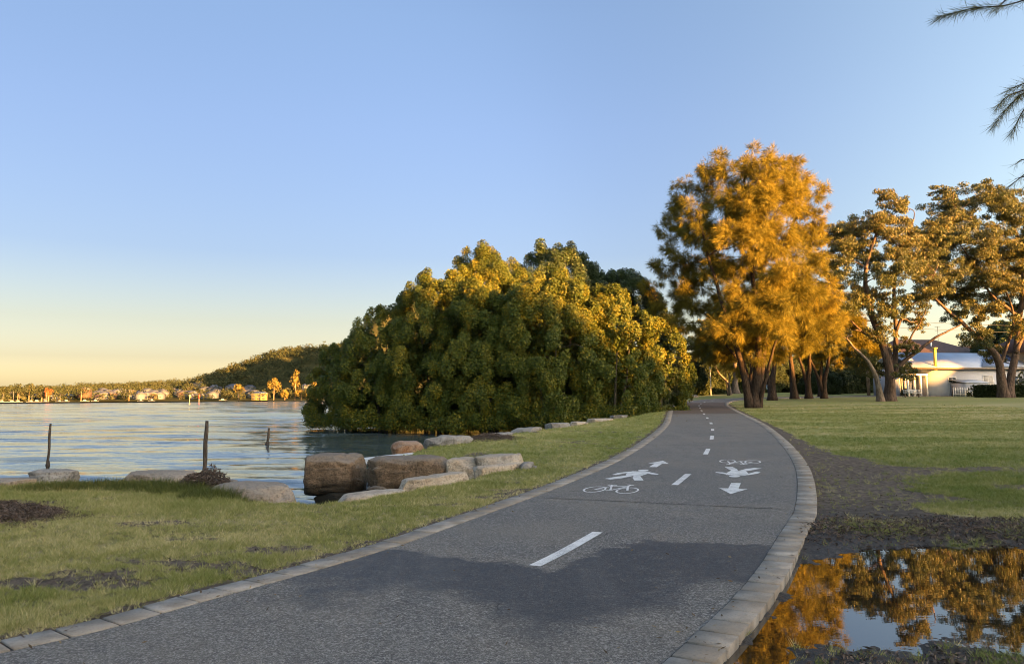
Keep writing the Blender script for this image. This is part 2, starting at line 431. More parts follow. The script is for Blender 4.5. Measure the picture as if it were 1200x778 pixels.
def vadd(a, b):
    n_ = N.node('ShaderNodeVectorMath', operation='ADD'); N.put(n_.inputs[0], a); N.put(n_.inputs[1], b); return n_.outputs[0]
sl_ = vadd(slopes(N.pos((.5, 1.9, 1)), 1.5, 3, (.15, .35, 0)), vadd(slopes(N.pos((.12, .5, 1)), 1.2, 4, (.25, .8, 0)), slopes(N.pos((1.5, 4.5, 1)), 2.2, 2, (.12, .3, 0))))
sc_ = N.node('ShaderNodeVectorMath', operation='SCALE'); N.put(sc_.inputs[0], sl_); N.put(sc_.inputs['Scale'], calm)
nn = N.node('ShaderNodeVectorMath', operation='NORMALIZE'); N.put(nn.inputs[0], vadd(sc_.outputs[0], (0, 0, 1.0))); N.put(b_.inputs['Normal'], nn.outputs[0])
# ripples are real relief: a fan of rows that opens out with distance, waves running in to the shore
wd_ = [8.5]
while wd_[-1] < 9000: wd_.append(wd_[-1] * (1.0042 if wd_[-1] < 260 else 1.02 if wd_[-1] < 1500 else 1.2))
wa = np.concatenate([np.linspace(-1.45, -.72, 90, endpoint=False), np.linspace(-.72, .12, 420, endpoint=False), np.linspace(.12, .75, 60)])
WD, WA = np.meshgrid(np.array(wd_), wa, indexing='ij')
WX, WY = WD * np.sin(WA), WD * np.cos(WA)
sp_d = WD * .0042
def oct_(kx, ky, lam, amp, sd): return amp * (vnoise(WX * kx, WY * ky, 0, sd) - .5) * 2 * sstep(.38, .15, sp_d / lam)
gust = .45 + 1.1 * fbm(WX * .03, WY * .07, 0, 3, 81)
WZ = gust * (oct_(.22, .75, 1.4, .055, 82) + oct_(.5, 1.7, .6, .05, 83) + oct_(1.1, 3.6, .28, .03, 84) + oct_(.08, .28, 3.6, .09, 85) + oct_(.03, .1, 10, .2, 86) * sstep(40, 120, WD))
WZ = WZ * sstep(3.5, -2.5, poly_sd(WX, WY, SHORE)) * (1 - .75 * np.exp(-((WX + 2) / 6) ** 2 - ((WY - 40) / 9) ** 2))      # calm in the lee of the mangroves
ai = np.arange(WX.size).reshape(WX.shape)
wq = np.stack([ai[:-1, :-1], ai[1:, :-1], ai[1:, 1:], ai[:-1, 1:]], -1).reshape(-1, 4)
water = struct(link('lake_water', mesh_np('lake_water', np.stack([WX, WY, WATER_Z + WZ], -1), wq, None, [m_water], None, True)))

m_pud, t_, b_ = new_mat('puddle_water'); N = NT(t_)
b_.inputs['Base Color'].default_value = (0.012, 0.009, 0.006, 1); b_.inputs['Roughness'].default_value = 0.015
b_.inputs['IOR'].default_value = 1.65; b_.inputs['Specular IOR Level'].default_value = 0.9
N.bump(N.noise(N.pos((1, 1.8, 1)), 9.0, 2, 0.5), 0.012, 0.01, b_)
k0, k1 = np.searchsorted(RO_P[:, 1], 3.2), np.searchsorted(RO_P[:, 1], 8.6)
edge = RO_P[k0:k1:3]
pts = [(x + 0.005, y, PUDDLE_Z) for x, y in edge]; far = [(x + 9.5, y, PUDDLE_Z) for x, y in edge]
V = pts + far; n = len(pts)
struct(link('puddle_water', mesh_np('puddle_water', V, [(i, n + i, n + i + 1, i + 1) for i in range(n - 1)], None, [m_pud])))

# ------------------------------------------------------------------ the shared path
PZ = 0.007
def path_z(y): return H(y) + PZ
def strip(name, offs, zo, mat, parent=None):
    L = [lane(o) for o in offs]; n = len(LO_P); V = []; Q = []
    for P_, o in zip(L, offs):
        V.append(np.stack([P_[:, 0], P_[:, 1], path_z(P_[:, 1]) + zo], 1))
    for k in range(len(L) - 1):
        a = np.arange(n - 1) + k * n
        Q.append(np.stack([a, a + n, a + n + 1, a + 1], 1))
    return link(name, mesh_np(name, np.concatenate(V), np.concatenate(Q), None, [mat]), parent)

m_asph, t_, b_ = new_mat('path_asphalt'); N = NT(t_)
P = N.pos()
sp1 = N.noise(P, 95, 3, 0.7); sp2 = N.noise(P, 38, 4, 0.7); big = N.noise(P, 0.55, 5, 0.6, 0.5); mid = N.noise(P, 3.0, 5, 0.65)
vor = N.node('ShaderNodeTexVoronoi'); N.put(vor.inputs['Vector'], P); vor.inputs['Scale'].default_value = 85
agg = N.math('ADD', N.math('MULTIPLY', sp1, 0.6), N.math('MULTIPLY', sp2, 0.4))
base = N.ramp(agg, [(0.36, (0.026, 0.026, 0.026)), (0.50, (0.10, 0.096, 0.09)), (0.63, (0.33, 0.31, 0.285))])
vs_ = N.node('ShaderNodeSeparateXYZ'); N.put(vs_.inputs[0], vor.outputs['Color'])
base = N.mix(N.mapr(vs_.outputs[0], .84, .9, 0, .34), base, (.40, .38, .35, 1)); base = N.mix(N.mapr(vs_.outputs[1], .74, .8, 0, .4), base, (.022, .021, .02, 1))
base = N.mix(N.mapr(big, 0.35, 0.7, 0.0, 0.55), base, N.mix(0.5, base, (0.23, 0.195, 0.15, 1)))
base = N.mix(N.mapr(mid, 0.5, 0.75, 0, 0.4), base, N.mix(0.55, base, (0.05, 0.05, 0.055, 1)))
# older brown surfacing further along, and the damp stain across the near end
sep = N.node('ShaderNodeSeparateXYZ'); N.put(sep.inputs[0], P); X_, Y_ = sep.outputs[0], sep.outputs[1]
brown = N.math('MULTIPLY', N.mapr(Y_, 41.6, 41.9), N.mapr(Y_, 66, 65))
base = N.mix(N.math('MULTIPLY', brown, 0.7), base, (0.085, 0.055, 0.042, 1))
wob = N.math('MULTIPLY', N.math('SUBTRACT', N.noise(P, 0.5, 4, 0.6), 0.5), 3.4)
wob2 = N.math('MULTIPLY', N.math('SUBTRACT', N.noise(P, 3.2, 5, 0.65), 0.5), 1.1)
xt = N.math('DIVIDE', N.math('SUBTRACT', X_, .25), .62)
tongue = N.math('POWER', 2.718, N.math('MULTIPLY', N.math('MULTIPLY', xt, xt), -1.0))      # a dry tongue reaches into the damp patch
yy = N.math('ADD', N.math('ADD', Y_, N.math('ADD', wob, N.math('MULTIPLY', tongue, .85))), wob2)
damp = N.math('MULTIPLY', N.mapr(yy, 5.5, 6.25), N.mapr(yy, 7.65, 7.45))
damp = N.math('MULTIPLY', damp, N.math('MULTIPLY', N.mapr(N.math('ADD', X_, wob), -2.1, -1.5), N.mapr(N.noise(P, 7, 4, .6), .25, .5, .72, 1.0)))
base = N.mix(N.math('MULTIPLY', damp, 0.74), base, (0.022, 0.022, 0.025, 1))
# worn wheel lines, fine cracks, tar-dark blotches
wl = N.noise(N.pos((1.6, .12, 1)), 1.0, 4, .6, .3)
base = N.mix(N.mapr(wl, .48, .7, 0, .12), base, N.mix(.6, base, (.30, .28, .25, 1)))
vc = N.node('ShaderNodeTexVoronoi', feature='DISTANCE_TO_EDGE'); N.put(vc.inputs['Vector'], vadd(P, slopes(P, 2.5, 4, (.5, .5, 0)))); vc.inputs['Scale'].default_value = .42
crk_ = N.math('MULTIPLY', N.mapr(vc.outputs[0], .0, .006, 1, 0), N.mapr(N.noise(P, .7, 3, .5), .5, .6))
base = N.mix(N.math('MULTIPLY', crk_, .75), base, (.02, .02, .02, 1))
blot = N.noise(P, 1.7, 5, .7, .8); base = N.mix(N.mapr(blot, .58, .72, 0, .45), base, N.mix(.65, base, (.04, .038, .036, 1)))
N.put(b_.inputs['Base Color'], base)
N.put(b_.inputs['Roughness'], N.mapr(damp, 0, 1, 0.88, 0.62)); b_.inputs['Specular IOR Level'].default_value = 0.3
N.bump(agg, 0.9, 0.012, b_)
path = struct(strip('path', [EDGE_L - 0.01, 1.2, 2.1, 2.9, PATH_W - EDGE_R + 0.01], 0.0, m_asph))

m_kerb, t_, b_ = new_mat('kerb_concrete'); N = NT(t_)
P = N.pos(); k1_ = N.noise(P, 3.5, 5, 0.6); k2_ = N.noise(P, 70, 3, 0.7)
kc = N.mix(N.mapr(k1_, 0.35, 0.68), (0.19, 0.168, 0.14, 1), (0.345, 0.313, 0.27, 1))
kc = N.mix(N.mapr(N.attr('tint'), 0, 1, 0, 0.6), kc, (0.20, 0.165, 0.125, 1))
kc = N.mix(N.mapr(k2_, 0.5, 0.8, 0, .55), kc, (0.06, 0.057, 0.052, 1))
N.put(b_.inputs['Base Color'], kc); b_.inputs['Roughness'].default_value = 0.85; b_.inputs['Specular IOR Level'].default_value = 0.25
N.bump(k2_, 0.5, 0.008, b_)
m_joint = plain('joint_dirt', (0.03, 0.027, 0.024), 0.95, var=0.4, scale=30, obj=False)

rng = np.random.default_rng(3)
def kerb(o0, o1, step, nmax):
    """row of paving blocks with open joints: each block a slightly rounded slab"""
    buf = Buf(); tint = []
    s = 0.0; S = s_new
    A, B = lane(o0), lane(o1)
    def pt(P_, q): return np.array([np.interp(q, S, P_[:, 0]), np.interp(q, S, P_[:, 1])])
    while s < S[-1] - step:
        yq = pt(A, s)[1]
        if yq > 55 and step < 2: step = 2.4
        g = 0.010 + rng.uniform(0, .004); r = 0.005
        q0, q1 = s + g, s + step - g
        c = [pt(A, q0), pt(B, q0), pt(B, q1), pt(A, q1)]
        cc = sum(c) / 4
        dz = rng.uniform(-0.004, 0.004)
        low = [(p[0], p[1], path_z(p[1]) - 0.13) for p in c]
        m_ = [(p[0], p[1], path_z(p[1]) + 0.004 + dz) for p in c]
        top = []
        for p in c:
            v = cc - p; p2 = p + v / np.linalg.norm(v) * r
            top.append((p2[0], p2[1], path_z(p2[1]) + 0.004 + dz + r * 0.8))
        Q = [(8, 9, 10, 11)]
        for a in range(4):
            b = (a + 1) % 4
            Q += [(a, b, 4 + b, 4 + a), (4 + a, 4 + b, 8 + b, 8 + a)]
        buf.add(low + m_ + top, Q); tint += [rng.random()] * 12
        s += step
    o = buf.mesh('path_kerb', m_kerb, False, {'tint': tint})
    return link('path_kerb', o)
kl = struct(kerb(0.0, EDGE_L - 0.015, 0.30, 0)); kr = struct(kerb(PATH_W - EDGE_R + 0.015, PATH_W, 0.235, 0))
jb = strip('kerb_joint', [0.012, EDGE_L - 0.02], -0.006, m_joint, kl)
jb = strip('kerb_joint', [PATH_W - EDGE_R + 0.02, PATH_W - 0.012], -0.006, m_joint, kr)

# ------------------------------------------------------------------ painted marks (thin sheets on the asphalt)
m_paint, t_, b_ = new_mat('worn_white_paint'); N = NT(t_)
P = N.pos(); pw = N.noise(P, 85, 3, 0.7); pw2 = N.noise(P, 6, 4, .6)
wear = N.mapr(N.math('ADD', N.math('MULTIPLY', pw, 0.6), N.math('MULTIPLY', pw2, 0.4)), 0.48, 0.60, 0, .7)
N.put(b_.inputs['Base Color'], N.mix(wear, (0.62, 0.62, 0.60, 1), (0.16, 0.16, 0.16, 1)))
b_.inputs['Roughness'].default_value = 0.7; N.bump(pw, .4, .004, b_)

def frame_at(y):                                         # centre of the path and its direction where it reaches y
    cP = lane((EDGE_L + PATH_W - EDGE_R) / 2); i = int(np.argmin(np.abs(cP[:500, 1] - y)))
    return cP[i], tg[i], NR[i]
def on_path(c, u, v, pu, pw_):                           # pu to the right, pw_ forward
    p = c + pu * v + pw_ * u
    return (p[0], p[1], float(path_z(p[1])) + 0.004)
mk_n = 0
def mark(name, polys, c, u, v, label=None):
    buf = Buf()
    for pl in polys:
        buf.poly([on_path(c, u, v, a, b) for a, b in pl])
    o = buf.build(name, m_paint, path)
    if label: o['label'] = label
    return o
# centre dashes
cP = lane((EDGE_L + PATH_W - EDGE_R) / 2 - 0.08)
dash0 = [(6.8, 8.3), (12.5, 14.0), (18.0, 19.6), (22.9, 24.4), (27.0, 28.1)] + [(y, y + 1.25) for y in (31.5, 36.2, 41, 46, 51, 56, 61, 66, 71, 76)]
for y0, y1 in dash0:
    i0, i1 = np.argmin(np.abs(cP[:520, 1] - y0)), np.argmin(np.abs(cP[:520, 1] - y1))
    buf = Buf()
    for i in range(i0, i1):
        a = [cP[i] - 0.055 * NR[i], cP[i] + 0.055 * NR[i], cP[i + 1] + 0.055 * NR[i + 1], cP[i + 1] - 0.055 * NR[i + 1]]
        buf.poly([(p[0], p[1], float(path_z(p[1])) + 0.004) for p in a])
    buf.build('centre_dash', m_paint, path)
# transverse joints
for y in (10.45, 20.6):
    c, u, v = frame_at(y); buf = Buf()
    a0, a1 = -1.62, 1.62; rr = np.random.default_rng(int(y))
    xs = np.linspace(a0, a1, 30); off = np.cumsum(rr.normal(0, .006, 30)) + xs * (0.02)
    for k in range(29):
        wv = 0.008 + rr.uniform(0, .006)
        buf.poly([on_path(c, u, v, xs[k], off[k] - wv), on_path(c, u, v, xs[k + 1], off[k + 1] - wv), on_path(c, u, v, xs[k + 1], off[k + 1] + wv), on_path(c, u, v, xs[k], off[k] + wv)])
    buf.build('expansion_joint', m_joint, path)

def ring(cx, cy, rx, ry, wv, n=20):
    o = []
    for k in range(n):
        a, b = 2 * math.pi * k / n, 2 * math.pi * (k + 1) / n
        o.append([(cx + (rx - wv) * math.cos(a), cy + (ry - wv * 1.2) * math.sin(a)), (cx + rx * math.cos(a), cy + ry * math.sin(a)),
                  (cx + rx * math.cos(b), cy + ry * math.sin(b)), (cx + (rx - wv) * math.cos(b), cy + (ry - wv * 1.2) * math.sin(b))])
    return o
def bar(x0, y0, x1, y1, wv):
    dx, dy = x1 - x0, y1 - y0; L = math.hypot(dx, dy); nx_, ny_ = -dy / L * wv / 2, dx / L * wv / 2
    return [(x0 + nx_, y0 + ny_), (x0 - nx_, y0 - ny_), (x1 - nx_, y1 - ny_), (x1 + nx_, y1 + ny_)]
def bike():
    s = 1.0
    P_ = ring(-0.30, 0.22, 0.2, 0.33, 0.035) + ring(0.30, 0.22, 0.2, 0.33, 0.035)
    b, st, hd, cr, hb = (0.0, 0.18), (-0.10, 0.62), (0.20, 0.66), (0.30, 0.22), (0.22, 0.82)
    for a, c in (((-0.30, 0.22), b), (b, hd), (b, st), (st, hd), ((-0.30, 0.22), st), (hd, cr), (hd, hb), (st, (-0.12, 0.74))):
        P_.append(bar(a[0], a[1], c[0], c[1], 0.04))
    P_.append(bar(-0.21, 0.76, -0.03, 0.76, 0.07)); P_.append(bar(0.14, 0.86, 0.28, 0.80, 0.05))
    return [[(x * .84, (y - 0.3) * 1.1) for x, y in q] for q in P_]
def walker():
    body = [
        [(-0.17, 0.28), (0.16, 0.28), (0.22, 0.62), (0.22, 1.04), (-0.2, 1.04), (-0.24, 0.66)],
        [(-0.14, 0.36), (0.0, 0.30), (-0.16, -0.14), (-0.34, -0.36), (-0.5, -0.28), (-0.34, 0.04)],
        [(0.0, 0.32), (0.13, 0.34), (0.25, 0.0), (0.36, -0.36), (0.18, -0.40), (0.05, -0.02)],
        [(-0.15, 1.02), (-0.17, 0.84), (-0.34, 0.56), (-0.40, 0.32), (-0.50, 0.36), (-0.45, 0.66), (-0.27, 0.95)],
        [(0.17, 1.0), (0.16, 0.82), (0.33, 0.62), (0.47, 0.60), (0.48, 0.69), (0.36, 0.74), (0.26, 0.92)]]
    hd = [(0.02 + 0.12 * math.cos(2 * math.pi * k / 14), 1.22 + 0.17 * math.sin(2 * math.pi * k / 14)) for k in range(14)]
    return [[(x * .8, y - 0.5) for x, y in q] for q in body + [hd]]
def arrow():
    return [[(-0.075, -0.65), (0.075, -0.65), (0.075, 0.1), (-0.075, 0.1)], [(-0.21, 0.08), (0.21, 0.08), (0.0, 0.72)]]
def flip(ps): return [[(-x, -y) for x, y in q] for q in ps]
for nm, fn, px, py, fl in (('bicycle_symbol', bike, 1.52, 11.95, 0), ('pedestrian_symbol', walker, 2.2, 13.95, 0), ('arrow_symbol', arrow, 2.96, 15.85, 0),
                           ('arrow_symbol', arrow, 3.40, 12.0, 1), ('pedestrian_symbol', walker, 4.12, 14.25, 1), ('bicycle_symbol', bike, 4.72, 16.15, 1)):
    _, u, v = frame_at(py - 0.6)
    u = np.array([0.33, 0.944]); v = np.array([0.944, -0.33])
    mark(nm, flip(fn()) if fl else fn(), np.array([px, py]), u, v)
# ------------------------------------------------------------------ far shore, hills, and an unseen hill added behind the viewer to cast shade
m_wood, t_, b_ = new_mat('distant_bush'); N = NT(t_)
n = N.noise(N.pos(), 0.06, 6, 0.7)
N.put(b_.inputs['Base Color'], N.ramp(n, [(0.35, (0.028, 0.034, 0.016)), (0.65, (0.06, 0.058, 0.028))])); b_.inputs['Roughness'].default_value = 1; b_.inputs['Specular IOR Level'].default_value = 0
HILL_X = [-400, 0, 60, 100, 140, 185, 212, 240, 270, 300, 318, 330, 352, 385, 430, 520, 620, 690, 740, 900]
HILL_Y = [469, 462, 453, 450, 450, 447.5, 447, 438, 428, 418, 411, 408, 405.5, 404, 396, 384, 388, 420, 448, 456]
def far_z(px, d):
    ds = np.interp(px, [-400, 0, 120, 220, 300, 380, 520, 900], [690, 700, 800, 850, 770, 690, 640, 600])
    z = -1.6 + 2.2 * sstep(-12, 14, d - ds) + 0.045 * np.clip(d - ds, 0, 200)
    hy = np.interp(px, HILL_X, HILL_Y)
    back = np.interp(px, [-400, 200, 225, 900], [0, 0, 1, 1])
    hl = (468.3 - hy) / 900 * 1500 + 1.5 - 8
    hr = (467 - hy) / 900 * 1090 + 1.5 - 9
    zb = np.where(back > 0.5, hr * sstep(890, 1090, d), hl * sstep(1050, 1500, d))
    z = np.where(zb > z, zb + 0 * z, z)
    x, y = (px - 600) / 900 * d, d
    for (ax, ay, h, sg) in ((-124, 745, 90, 24), (-98, 748, 104, 30), (-55, 765, 112, 42), (-5, 805, 130, 55), (40, 850, 125, 55)):  # hidden spur added behind the mangroves to shade the far hill
        z = np.maximum(z, h * np.exp(-(((x - ax) ** 2 + (y - ay) ** 2) / (2 * sg * sg))) - 1.6)
    return z
pxs = np.arange(-330, 980, 5.0); dd = np.concatenate([np.arange(560, 1150, 10.0), np.arange(1150, 1720, 35.0)])
PX, DD = np.meshgrid(pxs, dd); FX = (PX - 600) / 900 * DD
FZ = far_z(PX, DD) + (fbm(FX / 40, DD / 40, 0, 4, 4) - 0.5) * 6 * sstep(2, 25, far_z(PX, DD))
a = np.arange(FX.size).reshape(FX.shape)
fq = np.stack([a[:-1, :-1], a[:-1, 1:], a[1:, 1:], a[1:, :-1]], -1).reshape(-1, 4)
struct(link('far_hills', mesh_np('far_hills', np.stack([FX, DD, FZ], -1), fq, None, [m_wood], None, True)))

ts = np.arange(-170, 230, 1.6); ssx = np.array([-200, -170, -140, -122, -114, -110, -106, -98, -84, -70, -58])
prof = np.array([0, .35, .7, .9, .975, 1, .975, .88, .6, .25, 0])
TS, SX = np.meshgrid(ts, ssx)
crest = np.interp(ts, [-60, 20, 30, 32, 33.3, 35, 37.6, 41.7, 47.5, 56, 66, 80, 90, 93, 96.5, 99, 110, 200], [33, 32, 29.4, 27.4, 25.7, 24.5, 23.1, 22.0, 22.6, 23.2, 25, 25.2, 24.4, 22.9, 22.6, 25.6, 27, 28])  # crest shaped to set where the shade line crosses trees and house
crest = crest + (fbm(ts / 5.0, 0.3 + 0 * ts, 0, 4, 9) - 0.5) * 4.0
RX = SX * -sun_h.x - TS * sun_h.y; RY = -SX * sun_h.y + TS * sun_h.x
RZ = prof[:, None] * crest[None, :] + (fbm(RX / 4, RY / 4, 0, 3, 6) - 0.5) * 2.0 * (prof[:, None] * (1 - prof[:, None]) * 4) - 0.5
a = np.arange(RX.size).reshape(RX.shape)
fq = np.stack([a[:-1, :-1], a[:-1, 1:], a[1:, 1:], a[1:, :-1]], -1).reshape(-1, 4)
struct(link('shade_hill', mesh_np('shade_hill', np.stack([RX, RY, RZ], -1), fq, None, [m_wood], None, True)))  # added out of view to keep the low sun off the park

# ------------------------------------------------------------------ foliage makers
def unit(v): return v / (np.linalg.norm(v, axis=-1, keepdims=True) + 1e-9)
def leaf_quads(rng, Cn, Nr, L, W, u=None):
    n = len(Cn)
    if u is None: u = unit(rng.normal(size=(n, 3)))
    v = unit(np.cross(Nr, u)); u = unit(np.cross(v, Nr))
    L = (np.zeros(n) + L)[:, None]; W = (np.zeros(n) + W)[:, None]
    V = np.stack([Cn - u * L / 2, Cn + v * W / 2 - u * L * .05, Cn + u * L / 2, Cn - v * W / 2 - u * L * .05], 1)
    return V.reshape(-1, 3), np.arange(4 * n).reshape(n, 4)

def crown_mesh(name, parts, mat):
    """parts: list of (verts, quads, tint per leaf)"""
    V = []; Q = []; T = []; n = 0
    for v, q, t in parts:
        V.append(v); Q.append(q + n); T.append(np.repeat(t, 4)); n += len(v)
    return mesh_np(name, np.concatenate(V), np.concatenate(Q), None, [mat], {'tint': np.concatenate(T)})

def bushy(rng, r, top, bottom, nl, per, L, W, lobe=(0.24, 0.4), squash=1.0, skirt=0):
    """dense dome of leafy lobes round a crown from bottom to top (local coordinates)"""
    zc = bottom + (top - bottom) * 0.42; ru = top - zc; rd = zc - bottom
    parts = []; sd = rng.uniform(0, 50)
    d = unit(rng.normal(size=(nl * 3, 3)) * [1, 1, 1.1]); d = d[d[:, 2] > -0.93]
    low = fbm(d[:, 0] * 1.5 + sd, d[:, 1] * 1.5 + sd, d[:, 2] * 1.5 + sd, 3, 12)          # big uneven lobes
    hole = vnoise(d[:, 0] * 3.4 + sd, d[:, 1] * 3.4, d[:, 2] * 3.4 + sd, 33)              # dark gaps between boughs
    k = (hole + rng.uniform(-.1, .1, len(d)) > .34); d, low, hole = d[k][:nl], low[k][:nl], hole[k][:nl]
    hx = np.where(d[:, 2] > 0, 1, 1 / np.sqrt(np.clip(1 - d[:, 2] ** 2, .12, 1)) * (1 - .12 * d[:, 2] ** 2))
    f = np.minimum(.77 + .42 * low, 1.04) * (.86 + .2 * np.clip(hole, 0, 1)) * rng.uniform(.9, 1.04, len(d))
    cen = np.stack([d[:, 0] * r * hx, d[:, 1] * r * squash * hx, np.where(d[:, 2] > 0, d[:, 2] * ru, d[:, 2] * rd)], 1) * f[:, None]
    for c, dr in zip(cen, d):
        rl = r * rng.uniform(*lobe); n = int(per * rl * rl)
        if c[2] + zc < bottom + .3 * rl: continue
        e = unit(rng.normal(size=(n, 3)) + 0.35 * dr + [0, 0, .15])
        p = c + e * (rl * rng.random((n, 1)) ** .4) * np.array([.9, .9, 1.25]) + [0, 0, zc]
        nr = unit(.6 * e + .5 * dr + 0.75 * rng.normal(size=(n, 3)) + [0, 0, 0.2])
        sz = rng.uniform(0.7, 1.25, n)
        v, q = leaf_quads(rng, p, nr, L * sz, W * sz)
        parts.append((v, q, np.clip(rng.uniform(0, 0.6, n) + rng.uniform(-.05, 0.4), 0, 1)))
    if skirt:
        for a in np.arange(skirt) * 2 * math.pi / skirt + rng.uniform(0, 1):
            rl = r * rng.uniform(.12, .2); n = int(per * rl * rl); e = unit(rng.normal(size=(n, 3)))
            q_ = r * rng.uniform(.72, .92)
            p = np.array([q_ * math.cos(a), q_ * math.sin(a) * squash, bottom + rl * rng.uniform(.5, .9)]) + e * (rl * rng.uniform(.5, 1.15, (n, 1)))
            v, q = leaf_quads(rng, p, unit(e + .75 * rng.normal(size=(n, 3))), L * rng.uniform(.7, 1.25, n), W * rng.uniform(.7, 1.25, n))
            parts.append((v, q, rng.uniform(0, .9, n)))
    n = int(110 * r * r)
    e = unit(rng.normal(size=(n, 3))); rr = rng.uniform(0.2, 0.72, n)[:, None]
    p = e * rr * np.array([r, r * squash, 1]); p[:, 2] = np.where(e[:, 2] > 0, e[:, 2] * ru, e[:, 2] * rd) * rr[:, 0] + zc
    v, q = leaf_quads(rng, p, unit(rng.normal(size=(n, 3))), L * 2.2, W * 2.6)
    parts.append((v, q, rng.uniform(0, 0.6, n)))
    return parts

def grow(rng, limbs, targets, r_base, r_tip=0.02, taper=None, up=0.5):
    """limbs: main stems; every target gets a branch from the nearest wood. Returns Buf"""
    buf = Buf(); nodes = []; rads = []
    for k, L in enumerate(limbs):
        P = catmull(np.array(L, float), 6)
        wob = np.stack([fbm(np.arange(len(P)) * .35, k * 3.1 + a, 0, 2, 40 + a) - 0.5 for a in range(3)], 1) * 0.25
        wob[0] = 0; P = P + wob * np.linspace(0, 1, len(P))[:, None]
        rb = r_base[k] if hasattr(r_base, '__len__') else r_base
        rr = rb * (1 - 0.8 * np.linspace(0, 1, len(P)) ** 0.8)
        if P[0][2] < 0.5: rr = rr * (1 + 0.45 * np.exp(-np.clip(P[:, 2], 0, 9) / 0.45)); P[0, 2] -= 0.25
        buf.tube(P, rr, 9); nodes += list(P[2:]); rads += list(rr[2:])
    nodes = np.array(nodes); rads = np.array(rads)
    T = np.array(targets, float); order = np.argsort(np.min(np.linalg.norm(T[:, None] - nodes[None], axis=2), axis=1))
    for i in order:
        t = T[i]
        dv = t - nodes; dist = np.linalg.norm(dv, axis=1)
        cost = dist + 1.2 * np.clip(-dv[:, 2], 0, 9) + 0.25 * np.clip(0.04 - rads, 0, 1) * 60
        j = int(np.argmin(cost)); s = nodes[j]; L = dist[j]
        if L < 0.3: continue
        m1 = s + (t - s) * 0.35 + np.array([0, 0, up * L * 0.10]) + rng.normal(0, 0.05 * L, 3)
        m2 = s + (t - s) * 0.7 + np.array([0, 0, up * L * 0.10]) + rng.normal(0, 0.06 * L, 3)
        P = catmull(np.array([s, m1, m2, t]), 4)
        r0 = min(rads[j] * 0.75, 0.022 * L + 0.02)
        rr = np.linspace(r0, r_tip, len(P))
        buf.tube(P, rr, 6, False); nodes = np.concatenate([nodes, P[2:]]); rads = np.concatenate([rads, rr[2:]])
    return buf, nodes, rads

def twigs(rng, buf, c, r, n, rad=0.012):
    for _ in range(n):
        e = unit(rng.normal(size=3) + [0, 0, 0.3]); t = c + e * r * rng.uniform(.6, 1.0)
        m = (c + t) / 2 + rng.normal(0, 0.1 * r, 3)
        buf.tube(catmull(np.array([c, m, t]), 3), np.linspace(rad, rad * 0.4, 7), 4, False)

def needle_clumps(rng, cl, dens, L=(0.3, 0.55), W=0.022, droop=0.5, per=12, sub=11):
    """casuarina foliage: sprays of long thin needles fanning from twig ends"""
    parts = []
    for (x, y, z, r) in cl:
        base = rng.uniform(0, 0.35)
        for _ in range(sub):
            e = unit(rng.normal(size=3)); sc = np.array([x, y, z]) + e * r * rng.uniform(.25, 1.15) * np.array([1, 1, .9]); sr = r * rng.uniform(.24, .42)
            ns = max(3, int(dens * r * r / sub))
            o = sc + unit(rng.normal(size=(ns, 3))) * sr * rng.uniform(0.2, 1, (ns, 1))
            ax = unit((o - sc) / sr + 0.5 * e + rng.normal(0, 0.35, (ns, 3)) + [0, 0, 0.25 - droop])
            O = np.repeat(o, per, 0); A = np.repeat(ax, per, 0)
            dr = unit(A + rng.normal(0, 0.42, A.shape) + [0, 0, -droop * .5]); n = len(O)
            ln = rng.uniform(*L, n); nr = unit(rng.normal(size=(n, 3)))
            v, q = leaf_quads(rng, O + dr * ln[:, None] * .5, unit(np.cross(dr, nr)), ln, W * rng.uniform(.7, 1.4, n), dr)
            parts.append((v, q, np.clip(base + rng.uniform(0, 0.65, n), 0, 1)))
    return parts

def gum_clumps(rng, cl, dens, L=0.24, W=0.065, sub=28):
    """eucalypt foliage: flattened tufts of hanging leaves with gaps between"""
    parts = []; tips = []
    for (x, y, z, r) in cl:
        base = rng.uniform(0, 0.3)
        for _ in range(sub):
            e = unit(rng.normal(size=3)); sc = np.array([x, y, z]) + e * r * rng.uniform(.2, 1.3) * np.array([1, 1, .8]); sr = r * rng.uniform(.2, .42)
            tips.append(sc)
            n = int(dens * sr * sr)
            p = sc + unit(rng.normal(size=(n, 3))) * (sr * rng.random((n, 1)) ** 0.45) * np.array([1, 1, .6])
            u = unit(rng.normal(0, 0.55, (n, 3)) + [0, 0, -0.75]); nr = unit(np.cross(u, rng.normal(size=(n, 3))))
            s_ = rng.uniform(.7, 1.3, n)
            v, q = leaf_quads(rng, p, nr, L * s_, W * s_, u)
            parts.append((v, q, np.clip(base + rng.uniform(0, .7, n), 0, 1)))
    return parts, tips

M_mang = leaf_mat('mangrove_leaf', (0.026, 0.050, 0.012), (0.082, 0.098, 0.013), (0.23, 0.18, 0.016), 0.5, 0.2, 0.16)
M_mang2 = leaf_mat('shaded_mangrove_leaf', (0.03, 0.05, 0.014), (0.05, 0.075, 0.02), (0.08, 0.095, 0.028), 0.42, 0.4, 0.15)  # shade on the back mangroves put into a darker leaf colour
M_cas = leaf_mat('casuarina_needle', (0.075, 0.082, 0.016), (0.18, 0.152, 0.022), (0.31, 0.23, 0.03), 0.7, 0.15, 0.3)
M_gum = leaf_mat('gum_leaf', (0.036, 0.052, 0.016), (0.075, 0.082, 0.022), (0.17, 0.125, 0.03), 0.45, 0.35, 0.22)
M_dark = leaf_mat('dark_shrub_leaf', (0.018, 0.028, 0.010), (0.032, 0.046, 0.014), (0.05, 0.06, 0.02), 0.6, 0.2, 0.15)
